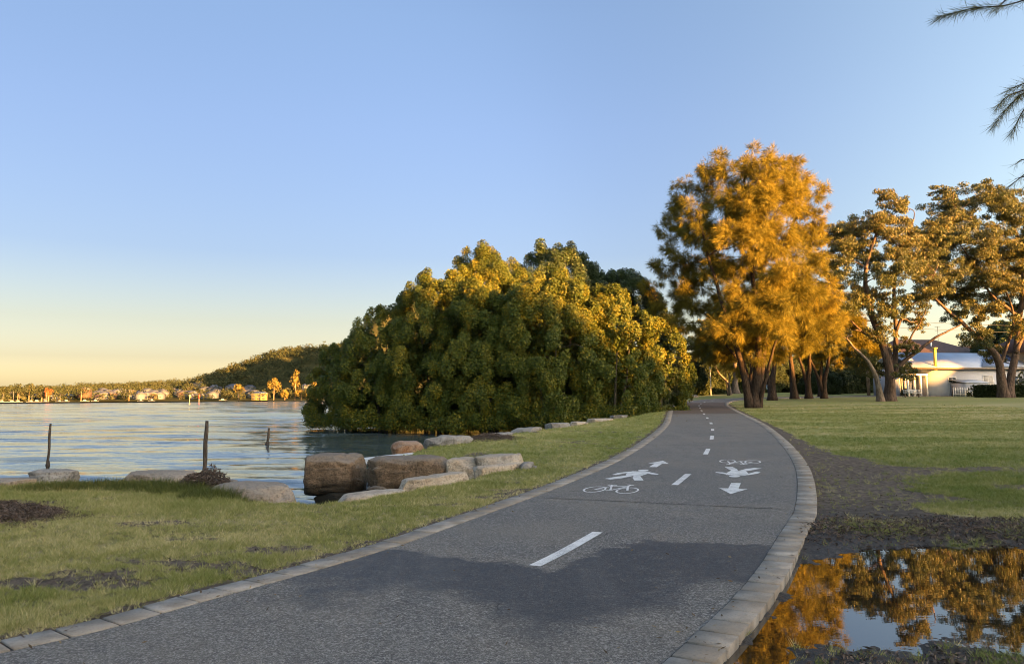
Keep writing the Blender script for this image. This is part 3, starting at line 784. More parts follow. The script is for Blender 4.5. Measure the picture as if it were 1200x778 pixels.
M_far = leaf_mat('far_tree_leaf', (0.024, 0.035, 0.02), (0.042, 0.05, 0.028), (0.07, 0.068, 0.036), 0.9, 0.0, 0.1)
M_bark_c = bark_mat('casuarina_bark', (0.035, 0.026, 0.02), (0.085, 0.06, 0.045))
M_bark_g = bark_mat('gum_bark', (0.07, 0.05, 0.04), (0.17, 0.12, 0.09), 2.5)
M_bark_p = bark_mat('pale_bark', (0.16, 0.125, 0.095), (0.26, 0.21, 0.165), 2.5)
M_bark_m = bark_mat('mangrove_bark', (0.07, 0.06, 0.048), (0.13, 0.115, 0.09))

def gz1(x, y): return float(ground_z(np.array([x]), np.array([y]))[0])

# ------------------------------------------------------------------ mangroves along the water
MG = 'mangroves along the lake edge'
mang = [ # x, y, top, radius, bottom, material, label
    (-11.6, 54.5, 5.5, 2.8, -0.45, 0, 'low green mangrove at the lake end of the thicket, its skirt touching the water'),
    (-8.4, 51.5, 7.6, 3.3, -0.4, 0, 'round green mangrove second from the open water, stepping up from the low end one'),
    (-4.7, 49.5, 9.7, 3.6, -0.4, 0, 'mangrove with a yellow sunlit shoulder left of the thicket centre, over dark water'),
    (-1.4, 47.6, 8.6, 3.6, -0.4, 0, 'front mangrove in the middle of the thicket, green below and gold only on top'),
    (2.4, 46.2, 9.0, 3.6, -0.2, 0, 'front mangrove with a broad golden crown behind the flat edge stones'),
    (6.0, 46.5, 7.9, 3.1, 0.1, 0, 'front mangrove whose gold top slopes down toward the path'),
    (9.0, 49.3, 6.2, 2.5, 0.2, 0, 'small bright yellow mangrove at the path end of the thicket'),
    (-1.6, 55.5, 11.8, 4.2, 0.0, 0, 'tall mangrove behind the centre with a gold upper left crown'),
    (3.4, 58.0, 12.9, 4.6, 0.5, 1, 'tallest dark green mangrove at the peak of the thicket'),
    (8.2, 59.5, 11.4, 4.0, 1.0, 1, 'dark tall mangrove sloping down from the peak toward the path'),
    (11.0, 62.0, 9.0, 2.9, 1.0, 1, 'dark mangrove at the back beside the orange casuarina')]
for k, (x, y, top, r, bot, mi, lab) in enumerate(mang):
    rng = np.random.default_rng(100 + k)
    z0 = max(gz1(x, y), -1.2)
    t = thing('mangrove_tree', lab, 'tree', (x, y, z0), 0, MG)
    nl = int(24 * r * r)
    parts = bushy(rng, r, top - z0, bot - z0, nl, 2300, 0.132, 0.072, (.085, .155), 1.0, 22)
    link('crown', crown_mesh('crown', parts, M_mang2 if mi else M_mang), t)
    tg_ = [(rng.normal(0, r * .45), rng.normal(0, r * .45), rng.uniform(.35, .8) * (top - z0)) for _ in range(9)]
    limbs = [[(a, b, 0), (a * 1.6, b * 1.6, (top - z0) * .25), (a * 3.0, b * 3.0, (top - z0) * .6)] for a, b in ((.4, .1), (-.4, .2), (.05, -.45))]
    buf, _, _ = grow(rng, limbs, tg_, 0.16)
    buf.build('trunk', M_bark_m, t, smooth=True)

# ------------------------------------------------------------------ the big casuarina and the casuarinas behind it
CAS_C = [(0.42,1.94,16.26,1.58),(-1.29,1.96,15.06,1.58),(1.39,0.09,15.12,1.58),(2.26,-1.38,13.56,1.58),(3.08,-2.86,13.16,1.13),(4.42,-0.76,12.55,0.9),(-0.33,-0.6,12.91,1.92),(-4.01,-2.92,12.92,1.13),(-4.7,-2.9,11.28,1.24),(-3.83,3.18,10.76,1.13),(-2.24,0.97,11.81,1.58),(1.22,-1.71,11.22,1.92),(3.65,-0.43,11.19,1.24),(-0.53,3.02,10.7,1.7),(1.11,2.54,9.99,1.92),(-2.58,2.19,9.66,1.47),(1.75,-0.7,8.57,1.92),(-4.3,-0.05,8.43,1.02),(-0.28,1.12,7.7,1.92),(-3.07,-2.82,6.92,1.47),(1.16,0.35,6.14,2.04),(2.53,-1.47,6.77,1.58),(-1.16,2.42,5.48,1.7),(-4.18,-2.8,5.58,1.13),(0.2,1.14,4.19,1.7),(2.35,2.36,4.26,1.58),(2.63,-1.76,4.81,1.36),(-2.06,2.52,4.3,1.13),(-0.93,2.37,3.69,1.13),(-6.05,-3.09,8.42,0.57),(5.51,1.32,14.83,0.68),(2.5,-3.2,8.45,1.13),(0.38,0.01,11.59,1.7),(-0.81,-0.42,14.12,1.47),(-5.29,-1.91,7.33,0.79),(4.45,-1.13,9.9,0.79),(0.87,1.95,17.18,0.79),(-1.55,-1.18,15.64,0.79),(1.19,-2.26,15.59,0.79),(-3.25,1.26,15.06,0.79)]
CAS_L = [[(0.22,-0.01,0.0),(0.49,0.09,2.14),(0.71,0.19,4.41),(0.61,0.29,7.29),(0.47,0.39,10.79),(0.2,0.49,15.54)],[(-0.06,-0.01,0.06),(-0.45,-0.21,2.14),(-0.95,-0.41,4.1),(-1.93,-0.61,7.19),(-2.74,-0.81,10.01),(-3.55,-1.01,13.12)],[(0.45,-0.01,0.11),(0.91,0.29,2.71),(1.51,0.59,5.59),(2.61,0.89,9.11),(3.72,1.19,12.71),(4.78,1.49,14.28)],[(-0.23,-0.01,0.23),(-0.4,0.66,2.73),(-1.19,1.32,4.51),(-2.13,1.99,6.34)],[(0.56,-0.01,0.22),(0.86,-0.68,2.11),(1.38,-1.34,4.3),(2.3,-2.01,5.88)]]
GUM1_C = [(0.11,-0.85,19.67,1.33),(-1.26,1.95,17.57,1.83),(-5.03,-2.56,15.08,1.5),(-0.12,-1.88,16.7,2.33),(4.65,1.96,18.68,1.83),(2.24,-0.38,15.3,2.08),(-1.63,-0.39,14.05,2.17),(-5.57,-2.55,12.02,1.83),(-1.14,-4.32,11.86,2.08),(6.14,3.03,14.62,1.67),(-5.41,-3.75,8.99,1.83),(-0.11,2.32,10.57,1.83),(1.39,-1.5,9.64,1.67),(-1.64,3.17,6.72,1.83),(-1.11,-1.24,6.77,1.33),(4.93,3.05,7.99,1.17),(-2.32,0.01,3.94,1.5),(3.37,-2.52,10.72,1.5),(6.78,1.49,17.67,1.67),(-4.76,0.96,6.56,1.33),(-0.21,1.03,17.62,1.5),(1.83,-0.73,19.09,1.17),(-4.42,-2.66,11.58,1.5),(-0.79,0.69,3.12,1.17),(-0.02,-3.58,2.79,1.0)]
GUM1_L = [[(-0.05,-0.44,0.0),(0.04,-0.61,1.82),(-0.19,-0.77,3.89),(-1.13,-0.94,6.8),(-1.99,-1.11,9.71),(-2.08,-1.27,13.04),(-0.71,-1.44,17.23)],[(0.1,-0.44,1.41),(0.77,-0.14,3.49),(1.25,0.16,6.88),(1.46,0.46,11.6),(2.64,0.76,15.1),(3.98,1.06,18.21)],[(0.31,-0.44,2.24),(1.21,-0.94,3.7),(2.67,-1.44,4.99),(4.27,-1.94,6.26),(6.25,-2.44,7.26)],[(0.26,-0.44,3.07),(0.36,0.23,5.2),(-1.79,0.89,6.96),(-3.54,1.56,9.19)],[(0.95,-0.44,6.83),(1.88,-0.77,8.88),(3.71,-1.11,10.51),(4.74,-1.44,12.97)],[(1.83,-0.44,4.31),(1.9,-1.11,5.93),(2.62,-1.77,7.52),(2.9,-2.44,8.68)]]
GUM1_P = [(-1.36,-1.44,0.01),(-1.65,-1.69,1.56),(-2.26,-1.94,3.19),(-3.46,-2.19,4.49),(-4.81,-2.44,5.87)]
GUM2_C = [(-3.15,1.88,17.77,1.92),(-1.04,1.37,18.03,1.92),(-0.18,-0.96,17.2,1.69),(4.22,2.84,16.88,1.92),(-4.77,-2.6,14.01,2.3),(-1.06,-0.84,13.96,2.3),(-3.65,2.83,13.5,1.92),(-3.18,-0.93,11.26,2.15),(-3.86,2.07,10.14,1.69),(-2.46,1.16,9.06,1.69),(2.25,4.12,11.21,1.92),(4.6,4.58,11.26,1.92),(-0.22,2.16,7.57,1.69),(2.16,2.93,8.6,1.53),(-3.5,-2.97,5.15,1.38),(0.55,2.07,4.15,1.07),(3.89,3.28,13.53,1.84),(3.24,-0.74,14.34,2.3),(4.32,0.63,10.67,2.3),(5.04,-0.03,16.84,2.15),(8.66,4.28,13.68,2.3),(2.27,-1.49,7.33,1.92),(-4.97,-0.73,18.47,0.92),(-3.38,-4.34,17.71,1.07),(5.68,-0.57,8.94,2.3),(8.29,1.33,15.54,2.3),(-3.71,4.06,14.97,1.38),(4.27,3.96,19.07,1.23)]
GUM2_L = [[(-0.06,0.15,0.0),(-0.39,-0.18,1.74),(-0.74,-0.52,3.25),(-1.64,-0.85,4.38),(-3.27,-1.18,5.73),(-5.04,-1.52,7.23),(-6.87,-1.85,8.71)],[(0.4,0.15,0.07),(0.77,0.32,1.75),(1.58,0.48,4.44),(2.19,0.65,7.56),(2.86,0.82,11.5),(2.49,0.98,15.1),(1.57,1.15,17.55)],[(1.84,0.15,7.12),(0.5,-0.23,8.09),(-1.19,-0.6,9.37),(-2.79,-0.97,12.02),(-4.4,-1.35,14.27)],[(1.26,0.15,4.04),(2.92,0.65,6.77),(5.08,1.15,10.74),(6.88,1.65,14.81)],[(-0.19,0.15,2.9),(0.22,-0.35,4.78),(0.64,-0.85,7.03),(-0.46,-1.35,10.4),(-1.7,-1.85,13.76)]]

CAS_C += [(4.2, 0, 5.8, 1.3), (5.2, .3, 4.9, 1.1), (5.4, .5, 6.6, 1.2), (3.6, 0, 4.2, 1.0), (6.2, .8, 5.5, .9), (4.9, -.8, 7.6, 1.0), (2.4, -1, 16.0, 1.3), (3.6, 0, 15.2, 1.1), (-2.2, 0, 16.2, 1.2), (4.4, .5, 13.8, 1.0), (-3.6, -1, 14.0, 1.1), (4.2, -.5, 11.8, 1.1), (-4.6, -.5, 9.8, 1.2), (-1.2, -3.0, 7.2, 1.5), (.6, -3.2, 8.2, 1.6), (-2.4, -2.6, 8.8, 1.4), (2.0, -3.0, 7.0, 1.5), (-.2, -3.4, 5.6, 1.5), (1.3, -3.0, 5.0, 1.3), (-1.6, -2.8, 5.2, 1.3), (-1.4, -2.6, 10.4, 1.5), (.3, -2.8, 11.2, 1.6), (-2.8, -1.6, 12.2, 1.3), (.8, -2.4, 13.2, 1.5), (3.4, -1.4, 6.2, 1.2), (3.9, -.6, 8.4, 1.1), (-3.4, -2.4, 7.4, 1.2), (.2, -1.5, 16.0, 1.2), (-1.0, -1.6, 13.4, 1.4), (2.2, -1.6, 14.6, 1.2)]
def casuarina(name, lab, loc, limbs, cl, rb, dens, group=None, rng=None, mat=None, W=0.022, L=(0.3, 0.55), ntw=4):
    t = thing(name, lab, 'tree', loc, 0, group)
    buf, nodes, rads = grow(rng, limbs, [c[:3] for c in cl], rb)
    for c in cl: twigs(rng, buf, np.array(c[:3]), c[3], ntw)
    buf.build('trunk', M_bark_c, t, smooth=True)
    link('crown', crown_mesh('crown', needle_clumps(rng, cl, dens, L, W), mat or M_cas), t)
    return t
rr_ = np.random.default_rng(3)
CAS_C = [(c[0] * 1.0 + .1, 3.0 + rr_.uniform(0, 2.2), c[2] * 1.05, c[3]) if c[0] < -2.3 and c[2] > 4.8 else c for c in CAS_C if rr_.random() > .12]     # the left boughs stand behind the rest
CAS_C += [(-2.9, -.7, 11.3, 1.1), (-3.5, -.9, 12.9, 1.0), (-2.2, -.4, 9.4, 1.0)]
casuarina('casuarina_tree', 'tall orange sunlit casuarina with several dark trunks at the right edge of the path', (15.73, 50.91, 0.62),
          CAS_L, CAS_C, [0.34, 0.27, 0.25, 0.16, 0.17], 260, None, np.random.default_rng(21), None, 0.018)

CG = 'casuarinas in the grove behind the big one'
grove = [ # x, y, trunk radius, lean, label, clumps (dx, dy, z, r)
    (24.1, 71.5, .42, .5, 'thick dark casuarina trunk nearest the right side of the big orange tree', [(-1.5, 0, 7.5, 1.6), (1.2, -1, 8.5, 1.8), (0, 1, 10.2, 1.8), (2.2, 0, 6.3, 1.5), (-.5, -1, 6.0, 1.3), (1.5, 1.0, 11.5, 1.5), (3.0, -1.2, 8.0, 1.6)]),
    (28.0, 76.5, .40, -.3, 'dark casuarina in the middle of the grove with a split base', [(-1, 0, 7, 1.7), (1.2, .5, 8.5, 1.9), (0, -1.5, 9.8, 1.7), (-2.2, 1, 8.8, 1.5), (2.2, -1.5, 6.6, 1.6), (0.8, -1.8, 5.4, 1.2)]),
    (29.6, 77.0, .36, .35, 'slim dark casuarina just right of the split based one', [(0.8, 0, 6.6, 1.7), (2.2, -1.2, 7.9, 1.9), (1.2, 0, 9.6, 1.7), (3.2, .6, 6.0, 1.5), (3.9, -1, 7.5, 1.4)]),
    (31.2, 77.2, .33, .9, 'casuarina leaning right at the end of the dark trunks', [(1.5, 0, 5.8, 1.4), (2.9, -.8, 6.9, 1.7), (2.2, .7, 8.4, 1.5), (4.2, -.6, 5.6, 1.3), (3.6, .4, 4.6, 1.0), (5.0, 0, 4.9, 1.0)]),
    (26.0, 84.0, .3, .2, 'thin casuarina trunk far back between the big tree and the grove', [(0, 0, 8, 2.0), (-1.5, .5, 9.5, 2.0), (1.3, 0, 10.2, 1.8)]),
    (35.2, 88.0, .3, .4, 'low casuarina with yellow hanging foliage left of the utility pole', [(0, -1, 4.6, 1.3), (1.6, -.5, 5.2, 1.5), (3.0, 0, 4.6, 1.2), (-1.4, 0, 5.4, 1.5), (1.0, .5, 6.6, 1.5), (4.3, -.6, 4.9, 1.1), (2.4, .3, 6.3, 1.3), (-.4, .2, 7.2, 1.4)])]
for k, (x, y, rb, ln, lab, cl) in enumerate(grove):
    rng = np.random.default_rng(300 + k); z0 = float(H(y)) - 0.02
    top = max(c[2] for c in cl)
    limbs = [[(0, 0, 0), (ln * .25, 0.1, 2.0), (ln * .8, 0, 4.2), (ln * 1.3, 0, top * .85)], [(.1, .05, 0), (-ln * .4 - .1, .2, 2.2), (-ln - .3, .5, 4.5), (-ln - .6, .6, top * .7)]]
    casuarina('casuarina_tree', lab, (x, y, z0), limbs, cl, [rb, rb * .7], 220, CG, rng, None, 0.03, (0.35, 0.65), 3)
# smooth-trunked trees beyond the bend of the path
rng = np.random.default_rng(77)
for lab, x, y, rb, ln, lim, cl, bm in (
    ('straight tree with a wide orange lit trunk beyond the bend', 33.0, 114, .62, .2, 7.5, [(-1.5, 0, 8.5, 2.4), (1.5, 0, 9.5, 2.4), (0, 0, 11.5, 2.2), (-3.2, 1, 9.8, 2.0)], M_bark_p),
    ('pale crooked tree leaning left over the bend of the path', 29.4, 104, .26, -2.6, 5.0, [(-3.0, 0, 5.6, 1.5), (-4.6, 0, 6.6, 1.6), (-2.2, 1, 7.0, 1.5), (-5.6, .5, 5.4, 1.3), (-1.0, 0, 6.2, 1.2)], M_bark_p)):
    z0 = float(H(y)) - .02; t = thing('gum_tree', lab, 'tree', (x, y, z0))
    buf, _, _ = grow(rng, [[(0, 0, 0), (ln * .1, 0, 1.6), (ln * .55, 0, lim * .6), (ln, 0, lim)]], [c[:3] for c in cl], rb)
    buf.build('trunk', bm, t, smooth=True)
    pr, tips = gum_clumps(rng, cl, 420, 0.34, 0.1); link('crown', crown_mesh('crown', pr, M_gum), t)

# ------------------------------------------------------------------ the two big gums
GUM1_C += [(-5.4, -1, 13.6, 1.7), (-4.6, 0, 16.4, 1.4), (-6.0, 0, 10.8, 1.5), (6.6, 0, 16.4, 1.5), (7.0, 0, 13.0, 1.4), (-6.2, 1, 14.4, 1.2), (-3.2, -1.5, 13.2, 1.6), (-2.6, 1, 15.6, 1.7), (1.0, -2, 13.6, 1.6), (3.4, 1, 16.6, 1.6), (-3.0, -1, 10.2, 1.5), (3.0, -1, 12.8, 1.5), (-1.2, -2.6, 8.6, 1.3), (5.0, 1.0, 16.4, 1.5), (-3.6, 0, 16.6, 1.4), (.8, 0, 18.2, 1.3), (-4.0, 1, 5.4, 1.2), (1.6, -1.5, 5.2, 1.0), (4.6, 0, 12.4, 1.3)]
GUM2_C += [(-2.2, -2, 12.6, 1.8), (-4.4, 0, 16.2, 1.6), (-2.6, 1, 16.2, 1.6), (1.4, -2.4, 12.6, 1.7), (-1.4, -2.5, 10.2, 1.6), (2.6, -2.5, 10.0, 1.6), (.8, -1.5, 15.6, 1.6), (-2.8, -2.2, 7.6, 1.4), (.8, -2.0, 6.2, 1.2), (-5.2, 1, 12.2, 1.5), (-5.2, 1, 9.8, 1.3), (2.4, 1.0, 15.2, 1.6), (-4.6, -1, 7.4, 1.1)]
def gum(lab, loc, limbs, cl, rb, seed, dens=560):
    rng = np.random.default_rng(seed)
    t = thing('gum_tree', lab, 'tree', loc, 0, 'big gums on the lawn')
    parts, tips = gum_clumps(rng, cl, dens)
    buf, nodes, rads = grow(rng, limbs, [c[:3] for c in cl] + tips[::3], rb, 0.018, None, 0.8)
    buf.build('trunk', M_bark_g, t, smooth=True)
    link('crown', crown_mesh('crown', parts, M_gum), t)
    return t
kg = .88; GUM1_C = [tuple(v * kg for v in c) for i_, c in enumerate(GUM1_C) if i_ % 9 != 4]; GUM1_L = [[tuple(v * kg for v in p) for p in l] for l in GUM1_L]; GUM1_P = [tuple(v * kg for v in p) for p in GUM1_P]
kg2 = 1.10; GUM2_C = [tuple(v * kg2 for v in c) for i_, c in enumerate(GUM2_C) if i_ % 9 != 3]; GUM2_L = [[tuple(v * kg2 for v in p) for p in l] for l in GUM2_L]
g1t = gum('spreading gum with a long bare bough reaching right toward the white house', (32.29, 66.39, .93), GUM1_L, GUM1_C, [.5, .3, .26, .25, .15, .12], 41)
buf, _, _ = grow(np.random.default_rng(4), [GUM1_P], [(-4.9, -2.1, 5.8), (-3.9, -2.5, 5.6)], [.3]); buf.build('pale_stem', M_bark_p, g1t, smooth=True)
gum('big gum with two forking trunks at the right edge in front of the black hedge', (48.4, 75.7, 1.05), GUM2_L, GUM2_C, [.52, .46, .2, .22, .2], 43)
# ------------------------------------------------------------------ dark growth beyond the bend and behind the grove
def shrub(lab, x, y, r, h, mat, cat='shrub', group=None, seed=0, squash=1.0, nl=22, per=420, L=0.3, name='shrub', bot=-0.1):
    rng = np.random.default_rng(seed); t = thing(name, lab, cat, (x, y, float(H(y)) - .03 if y < 400 else 0), 0, group)
    link('crown', crown_mesh('crown', bushy(rng, r, h, bot, nl, per, L, L * .5, (.12, .22), squash), mat), t)
    buf, _, _ = grow(rng, [[(.1, 0, 0), (.2, .1, h * .3), (.3, 0, h * .65)], [(-.1, 0, 0), (-.3, .1, h * .3), (-.5, 0, h * .6)]],
                     [(rng.normal(0, r * .4), rng.normal(0, r * .3), h * rng.uniform(.4, .8)) for _ in range(5)], .09)
    buf.build('trunk', M_bark_m, t, smooth=True); return t
SG = 'dark shrubs beyond the bend of the path'
for k, (x, y, r, h, lab) in enumerate((
    (18.6, 92, 3.0, 3.6, 'dark shrub left of the path bend, beside the yellow mangrove'),
    (22.8, 104, 3.4, 4.4, 'dark rounded shrub behind the pale boulder at the bend'),
    (27.6, 112, 3.6, 5.0, 'dark shrub behind the thin light pole'),
    (33.0, 122, 3.6, 5.4, 'black-green shrub behind the wide lit trunk'),
    (39.5, 126, 4.0, 5.4, 'dark shrub seen between the big casuarina trunks'),
    (44.6, 130, 4.2, 7.0, 'tall dark shrub far behind the split based casuarina'),
    (50.5, 132, 4.2, 6.2, 'dark shrub far behind the leaning casuarina'))):
    shrub(lab, x, y, r, h, M_dark, 'shrub', SG, 500 + k, 1.0, 150, 900, .24)
for k, (x, y, r, h, lab) in enumerate((
    (41.5, 104, 2.6, 3.4, 'low dark shrub behind the grove, left of the utility pole'),
    (45.0, 108, 2.8, 3.8, 'dark shrub just left of the utility pole foot'),
    (49.5, 112, 3.0, 4.2, 'dark shrub behind the first gum, right of the utility pole'))):
    shrub(lab, x, y, r, h, M_dark, 'shrub', 'dark shrubs behind the grove', 520 + k, 1.0, 130, 900, .24)
shrub('dark bushy tree hanging over the far end of the path', 27.5, 98, 3.2, 9.3, M_mang2, 'tree', None, 541, 1.0, 170, 900, .24, 'dark_tree', 4.6)
shrub('bushy tree behind the white house, dark green against the pale sky', 76.5, 118, 4.6, 11.0, M_mang2, 'tree', None, 542, 1.0, 240, 900, .26, 'bushy_tree')
shrub('yellow-tipped low tree behind the first gum, over the white porch roof', 47.2, 99, 2.6, 6.4, M_gum, 'tree', None, 543, 1.0, 120, 900, .24, 'garden_tree', 2.6)

# ------------------------------------------------------------------ houses across the lawn
M_white = plain('white_weatherboard', (0.44, 0.48, 0.56), 0.6, var=.05)
M_trim = plain('white_trim', (0.78, 0.77, 0.75), 0.5, var=.04)
M_bluey = plain('grey_blue_gable', (0.20, 0.24, 0.26), 0.6, var=.1)
M_glass, t_, b_ = new_mat('window_glass'); b_.inputs['Base Color'].default_value = (.05, .06, .07, 1); b_.inputs['Roughness'].default_value = .08; b_.inputs['Specular IOR Level'].default_value = .6
M_pv, t_, b_ = new_mat('solar_glass'); b_.inputs['Base Color'].default_value = (.03, .045, .10, 1); b_.inputs['Roughness'].default_value = .15
M_blind = plain('window_blind', (0.42, 0.42, 0.42), .7, var=.1)
def metal_roof(name, col):
    m, t, b = new_mat(name); N = NT(t)
    s = N.node('ShaderNodeTexWave', wave_type='BANDS', bands_direction='X'); N.put(s.inputs[0], N.pos(obj=True)); s.inputs['Scale'].default_value = 1.6
    n = N.noise(N.pos(obj=True), .7, 4)
    N.put(b.inputs['Base Color'], N.ramp(n, [(.3, tuple(c * .88 for c in col)), (.7, tuple(c * 1.1 for c in col))]))
    b.inputs['Roughness'].default_value = .45; b.inputs['Metallic'].default_value = .15; N.bump(s.outputs[0], .5, .05, b); return m
M_roof = metal_roof('pale_metal_roof', (0.46, 0.52, 0.62)); M_brown = plain('brown_roof_tile', (0.075, 0.042, 0.032), .8, var=.3, scale=3)
M_yel = plain('yellow_flue', (0.55, 0.42, 0.09), .5); M_brick = plain('tan_brick', (0.30, 0.22, 0.14), .85, var=.2, scale=12)
M_timber = plain('grey_timber', (0.16, 0.13, 0.10), .85, var=.3, scale=14, bump=.01); M_blackm = plain('black_metal', (.02, .02, .022), .5)

hz = float(H(86)); rz = .26
hs = thing('white_house', 'white house with a pale blue-grey metal roof and solar panels across the lawn', 'house', (47.0, 86.3, hz), rz)
b = Buf(); b.box(0, 15, 0, 6.3, -.3, 3.3); b.build('wall', M_white, hs)
b = Buf(); b.box(-2.7, -.02, 2.0, 6.0, -.3, 3.1); b.build('porch_room', M_white, hs)
rf = Buf()
rf.prism([(-3.1, -.55, 3.12), (15.6, -.55, 3.12), (15.6, 3.2, 4.95), (-2.4, 3.2, 4.95)], (0, 0, .12))
rf.prism([(-3.1, 6.9, 3.12), (15.6, 6.9, 3.12), (15.6, 3.22, 4.95), (-2.4, 3.22, 4.95)], (0, 0, .12))
rf.prism([(6.5, -.62, 3.25), (15.7, -.62, 3.25), (11.0, 3.0, 5.25)], (0, 0, .1))
roof = rf.build('roof', M_roof, hs)
pv = Buf()
for r_ in range(2):
    for c_ in range(3 - r_):
        u0 = 9.6 + c_ * 1.1 + r_ * .35; v0 = .45 + r_ * 1.35
        f_ = lambda v: 3.38 + (v + .62) * (2.0 / 3.62) + .02
        pv.prism([(u0, v0, f_(v0)), (u0 + 1.02, v0, f_(v0)), (u0 + 1.02, v0 + 1.28, f_(v0 + 1.28)), (u0, v0 + 1.28, f_(v0 + 1.28))], (0, 0, .05))
pv.build('solar_panel', M_pv, roof)
b = Buf(); b.box(-3.1, 15.6, -.63, -.56, 2.98, 3.16); b.build('gutter', M_timber, hs)
b = Buf(); b.tube([(.35, -.3, 2.9), (.35, -.3, 5.3)], .17, 10); b.box(.13, .57, -.52, -.08, 5.3, 5.42); b.build('flue', M_yel, hs)
# porch: gable face, awning, posts, glazed doors
b = Buf(); b.prism([(-2.9, 1.3, 3.1), (-.4, 1.3, 3.1), (-1.65, 1.3, 4.1)], (0, .1, 0)); b.build('gable', M_bluey, hs)
b = Buf(); b.prism([(-3.1, 1.1, 2.98), (-1.65, 1.1, 4.2), (-1.65, 1.1, 4.34), (-3.1, 1.1, 3.12)], (0, .5, 0)); b.prism([(-.2, 1.1, 2.98), (-1.65, 1.1, 4.2), (-1.65, 1.1, 4.34), (-.2, 1.1, 3.12)], (0, .5, 0)); b.build('barge_board', M_trim, hs)
b = Buf(); b.box(-2.9, -.1, .3, 1.97, 2.32, 2.5); b.build('porch_awning', M_trim, hs)
for px_ in (-2.8, -1.95, -1.1, -.25):
    b = Buf(); b.box(px_ - .09, px_ + .09, .35, .53, -.2, 2.315); b.build('porch_post', M_trim, hs)
def window(par, u0, u1, z0, z1, v, pane=M_glass, fw=.08):
    f = Buf()
    for a in ((u0 - fw, u1 + fw, z1, z1 + fw), (u0 - fw, u1 + fw, z0 - fw, z0), (u0 - fw, u0, z0, z1), (u1, u1 + fw, z0, z1)):
        f.box(a[0], a[1], v - .05, v + .03, a[2], a[3])
    f.box((u0 + u1) / 2 - .02, (u0 + u1) / 2 + .02, v - .04, v + .03, z0, z1)
    w_ = f.build('window', M_trim, par)
    p = Buf(); p.box(u0, u1, v - .02, v + .02, z0, z1); p.build('pane', pane, w_); return w_
window(hs, 2.3, 3.3, 1.55, 2.05, 0.0); window(hs, 7.2, 8.5, 1.3, 2.25, 0.0, M_blind); window(hs, 11.6, 12.8, 1.3, 2.2, 0.0)
for u0 in (-2.5, -1.7, -.9): window(hs, u0, u0 + .55, .25, 2.05, 1.98)
d = Buf(); d.box(-.3, -.06, 1.93, 1.98, -.05, 2.05); d.build('door', M_bluey, hs)

b2 = thing('brown_roofed_house', 'house with a dark brown hipped roof and aerial behind the white house', 'house', (68.0, 122, float(H(120))), .12)
b = Buf(); b.box(-7, 7, 0, 9, -.3, 6.0); b.build('wall', M_brick, b2)
b = Buf(); e_ = .6
A = [(-7 - e_, -e_, 6.0), (7 + e_, -e_, 6.0), (7 + e_, 9 + e_, 6.0), (-7 - e_, 9 + e_, 6.0), (-4.6, 4.5, 8.6), (2.2, 4.5, 8.6)]
b.add(A, [(0, 1, 5, 4), (2, 3, 4, 5)], [(1, 2, 5), (3, 0, 4)]); b.add([(7 - 3, -1.2, 6.02), (11.5, -1.2, 6.02), (11.5, 8, 6.02), (4, 8, 6.02), (6, 3.4, 7.5), (9.4, 3.4, 7.5)], [(0, 1, 5, 4), (2, 3, 4, 5)], [(1, 2, 5), (3, 0, 4)])
rb_ = b.build('roof', M_brown, b2)
b = Buf(); b.box(4.6, 11, -.6, 7.4, -.3, 6.0); b.build('side_wing', M_brick, b2)
b = Buf(); b.tube([(3.1, 4.5, 7.8), (3.1, 4.5, 10.8)], .035, 5); [b.tube([(2.6, 4.5, z_), (3.6, 4.5, z_)], .02, 4) for z_ in (10.0, 10.3, 10.7)]; b.build('aerial', M_blackm, rb_)
b = Buf(); b.tube([(.0, 2.0, 6.9), (.0, 2.0, 8.2)], .12, 8); b.box(-.2, .2, 1.8, 2.2, 8.2, 8.32); b.build('roof_vent', M_trim, rb_)

b3 = thing('brick_house', 'tan brick house with arched windows beyond the right edge gum', 'house', (60.3, 88.5, float(H(88))), .25)
b = Buf(); b.box(0, 10, 0, 8, -.3, 5.0); b.build('wall', M_brick, b3)
b = Buf(); b.add([(-.5, -.5, 5), (10.5, -.5, 5), (10.5, 8.5, 5), (-.5, 8.5, 5), (2.5, 4, 7.2), (7.5, 4, 7.2)], [(0, 1, 5, 4), (2, 3, 4, 5), (0, 3, 2, 1)], [(1, 2, 5), (3, 0, 4)]); b.build('roof', M_brown, b3)
for u0 in (.7, 2.6, 4.5):
    for z0, hh in ((.5, 1.5), (3.1, 1.1)):
        pts = [(u0, -.03, z0), (u0 + .9, -.03, z0)] + [(u0 + .45 + .45 * math.cos(a_), -.03, z0 + hh + .45 * math.sin(a_)) for a_ in np.linspace(0, math.pi, 9)]
        w_ = Buf(); w_.prism(pts, (0, .05, 0)); wo = w_.build('arched_window', M_glass, b3)
        s_ = Buf(); s_.box(u0 - .1, u0 + 1.0, -.12, .02, z0 - .14, z0 - .02); s_.build('sill', M_trim, wo)

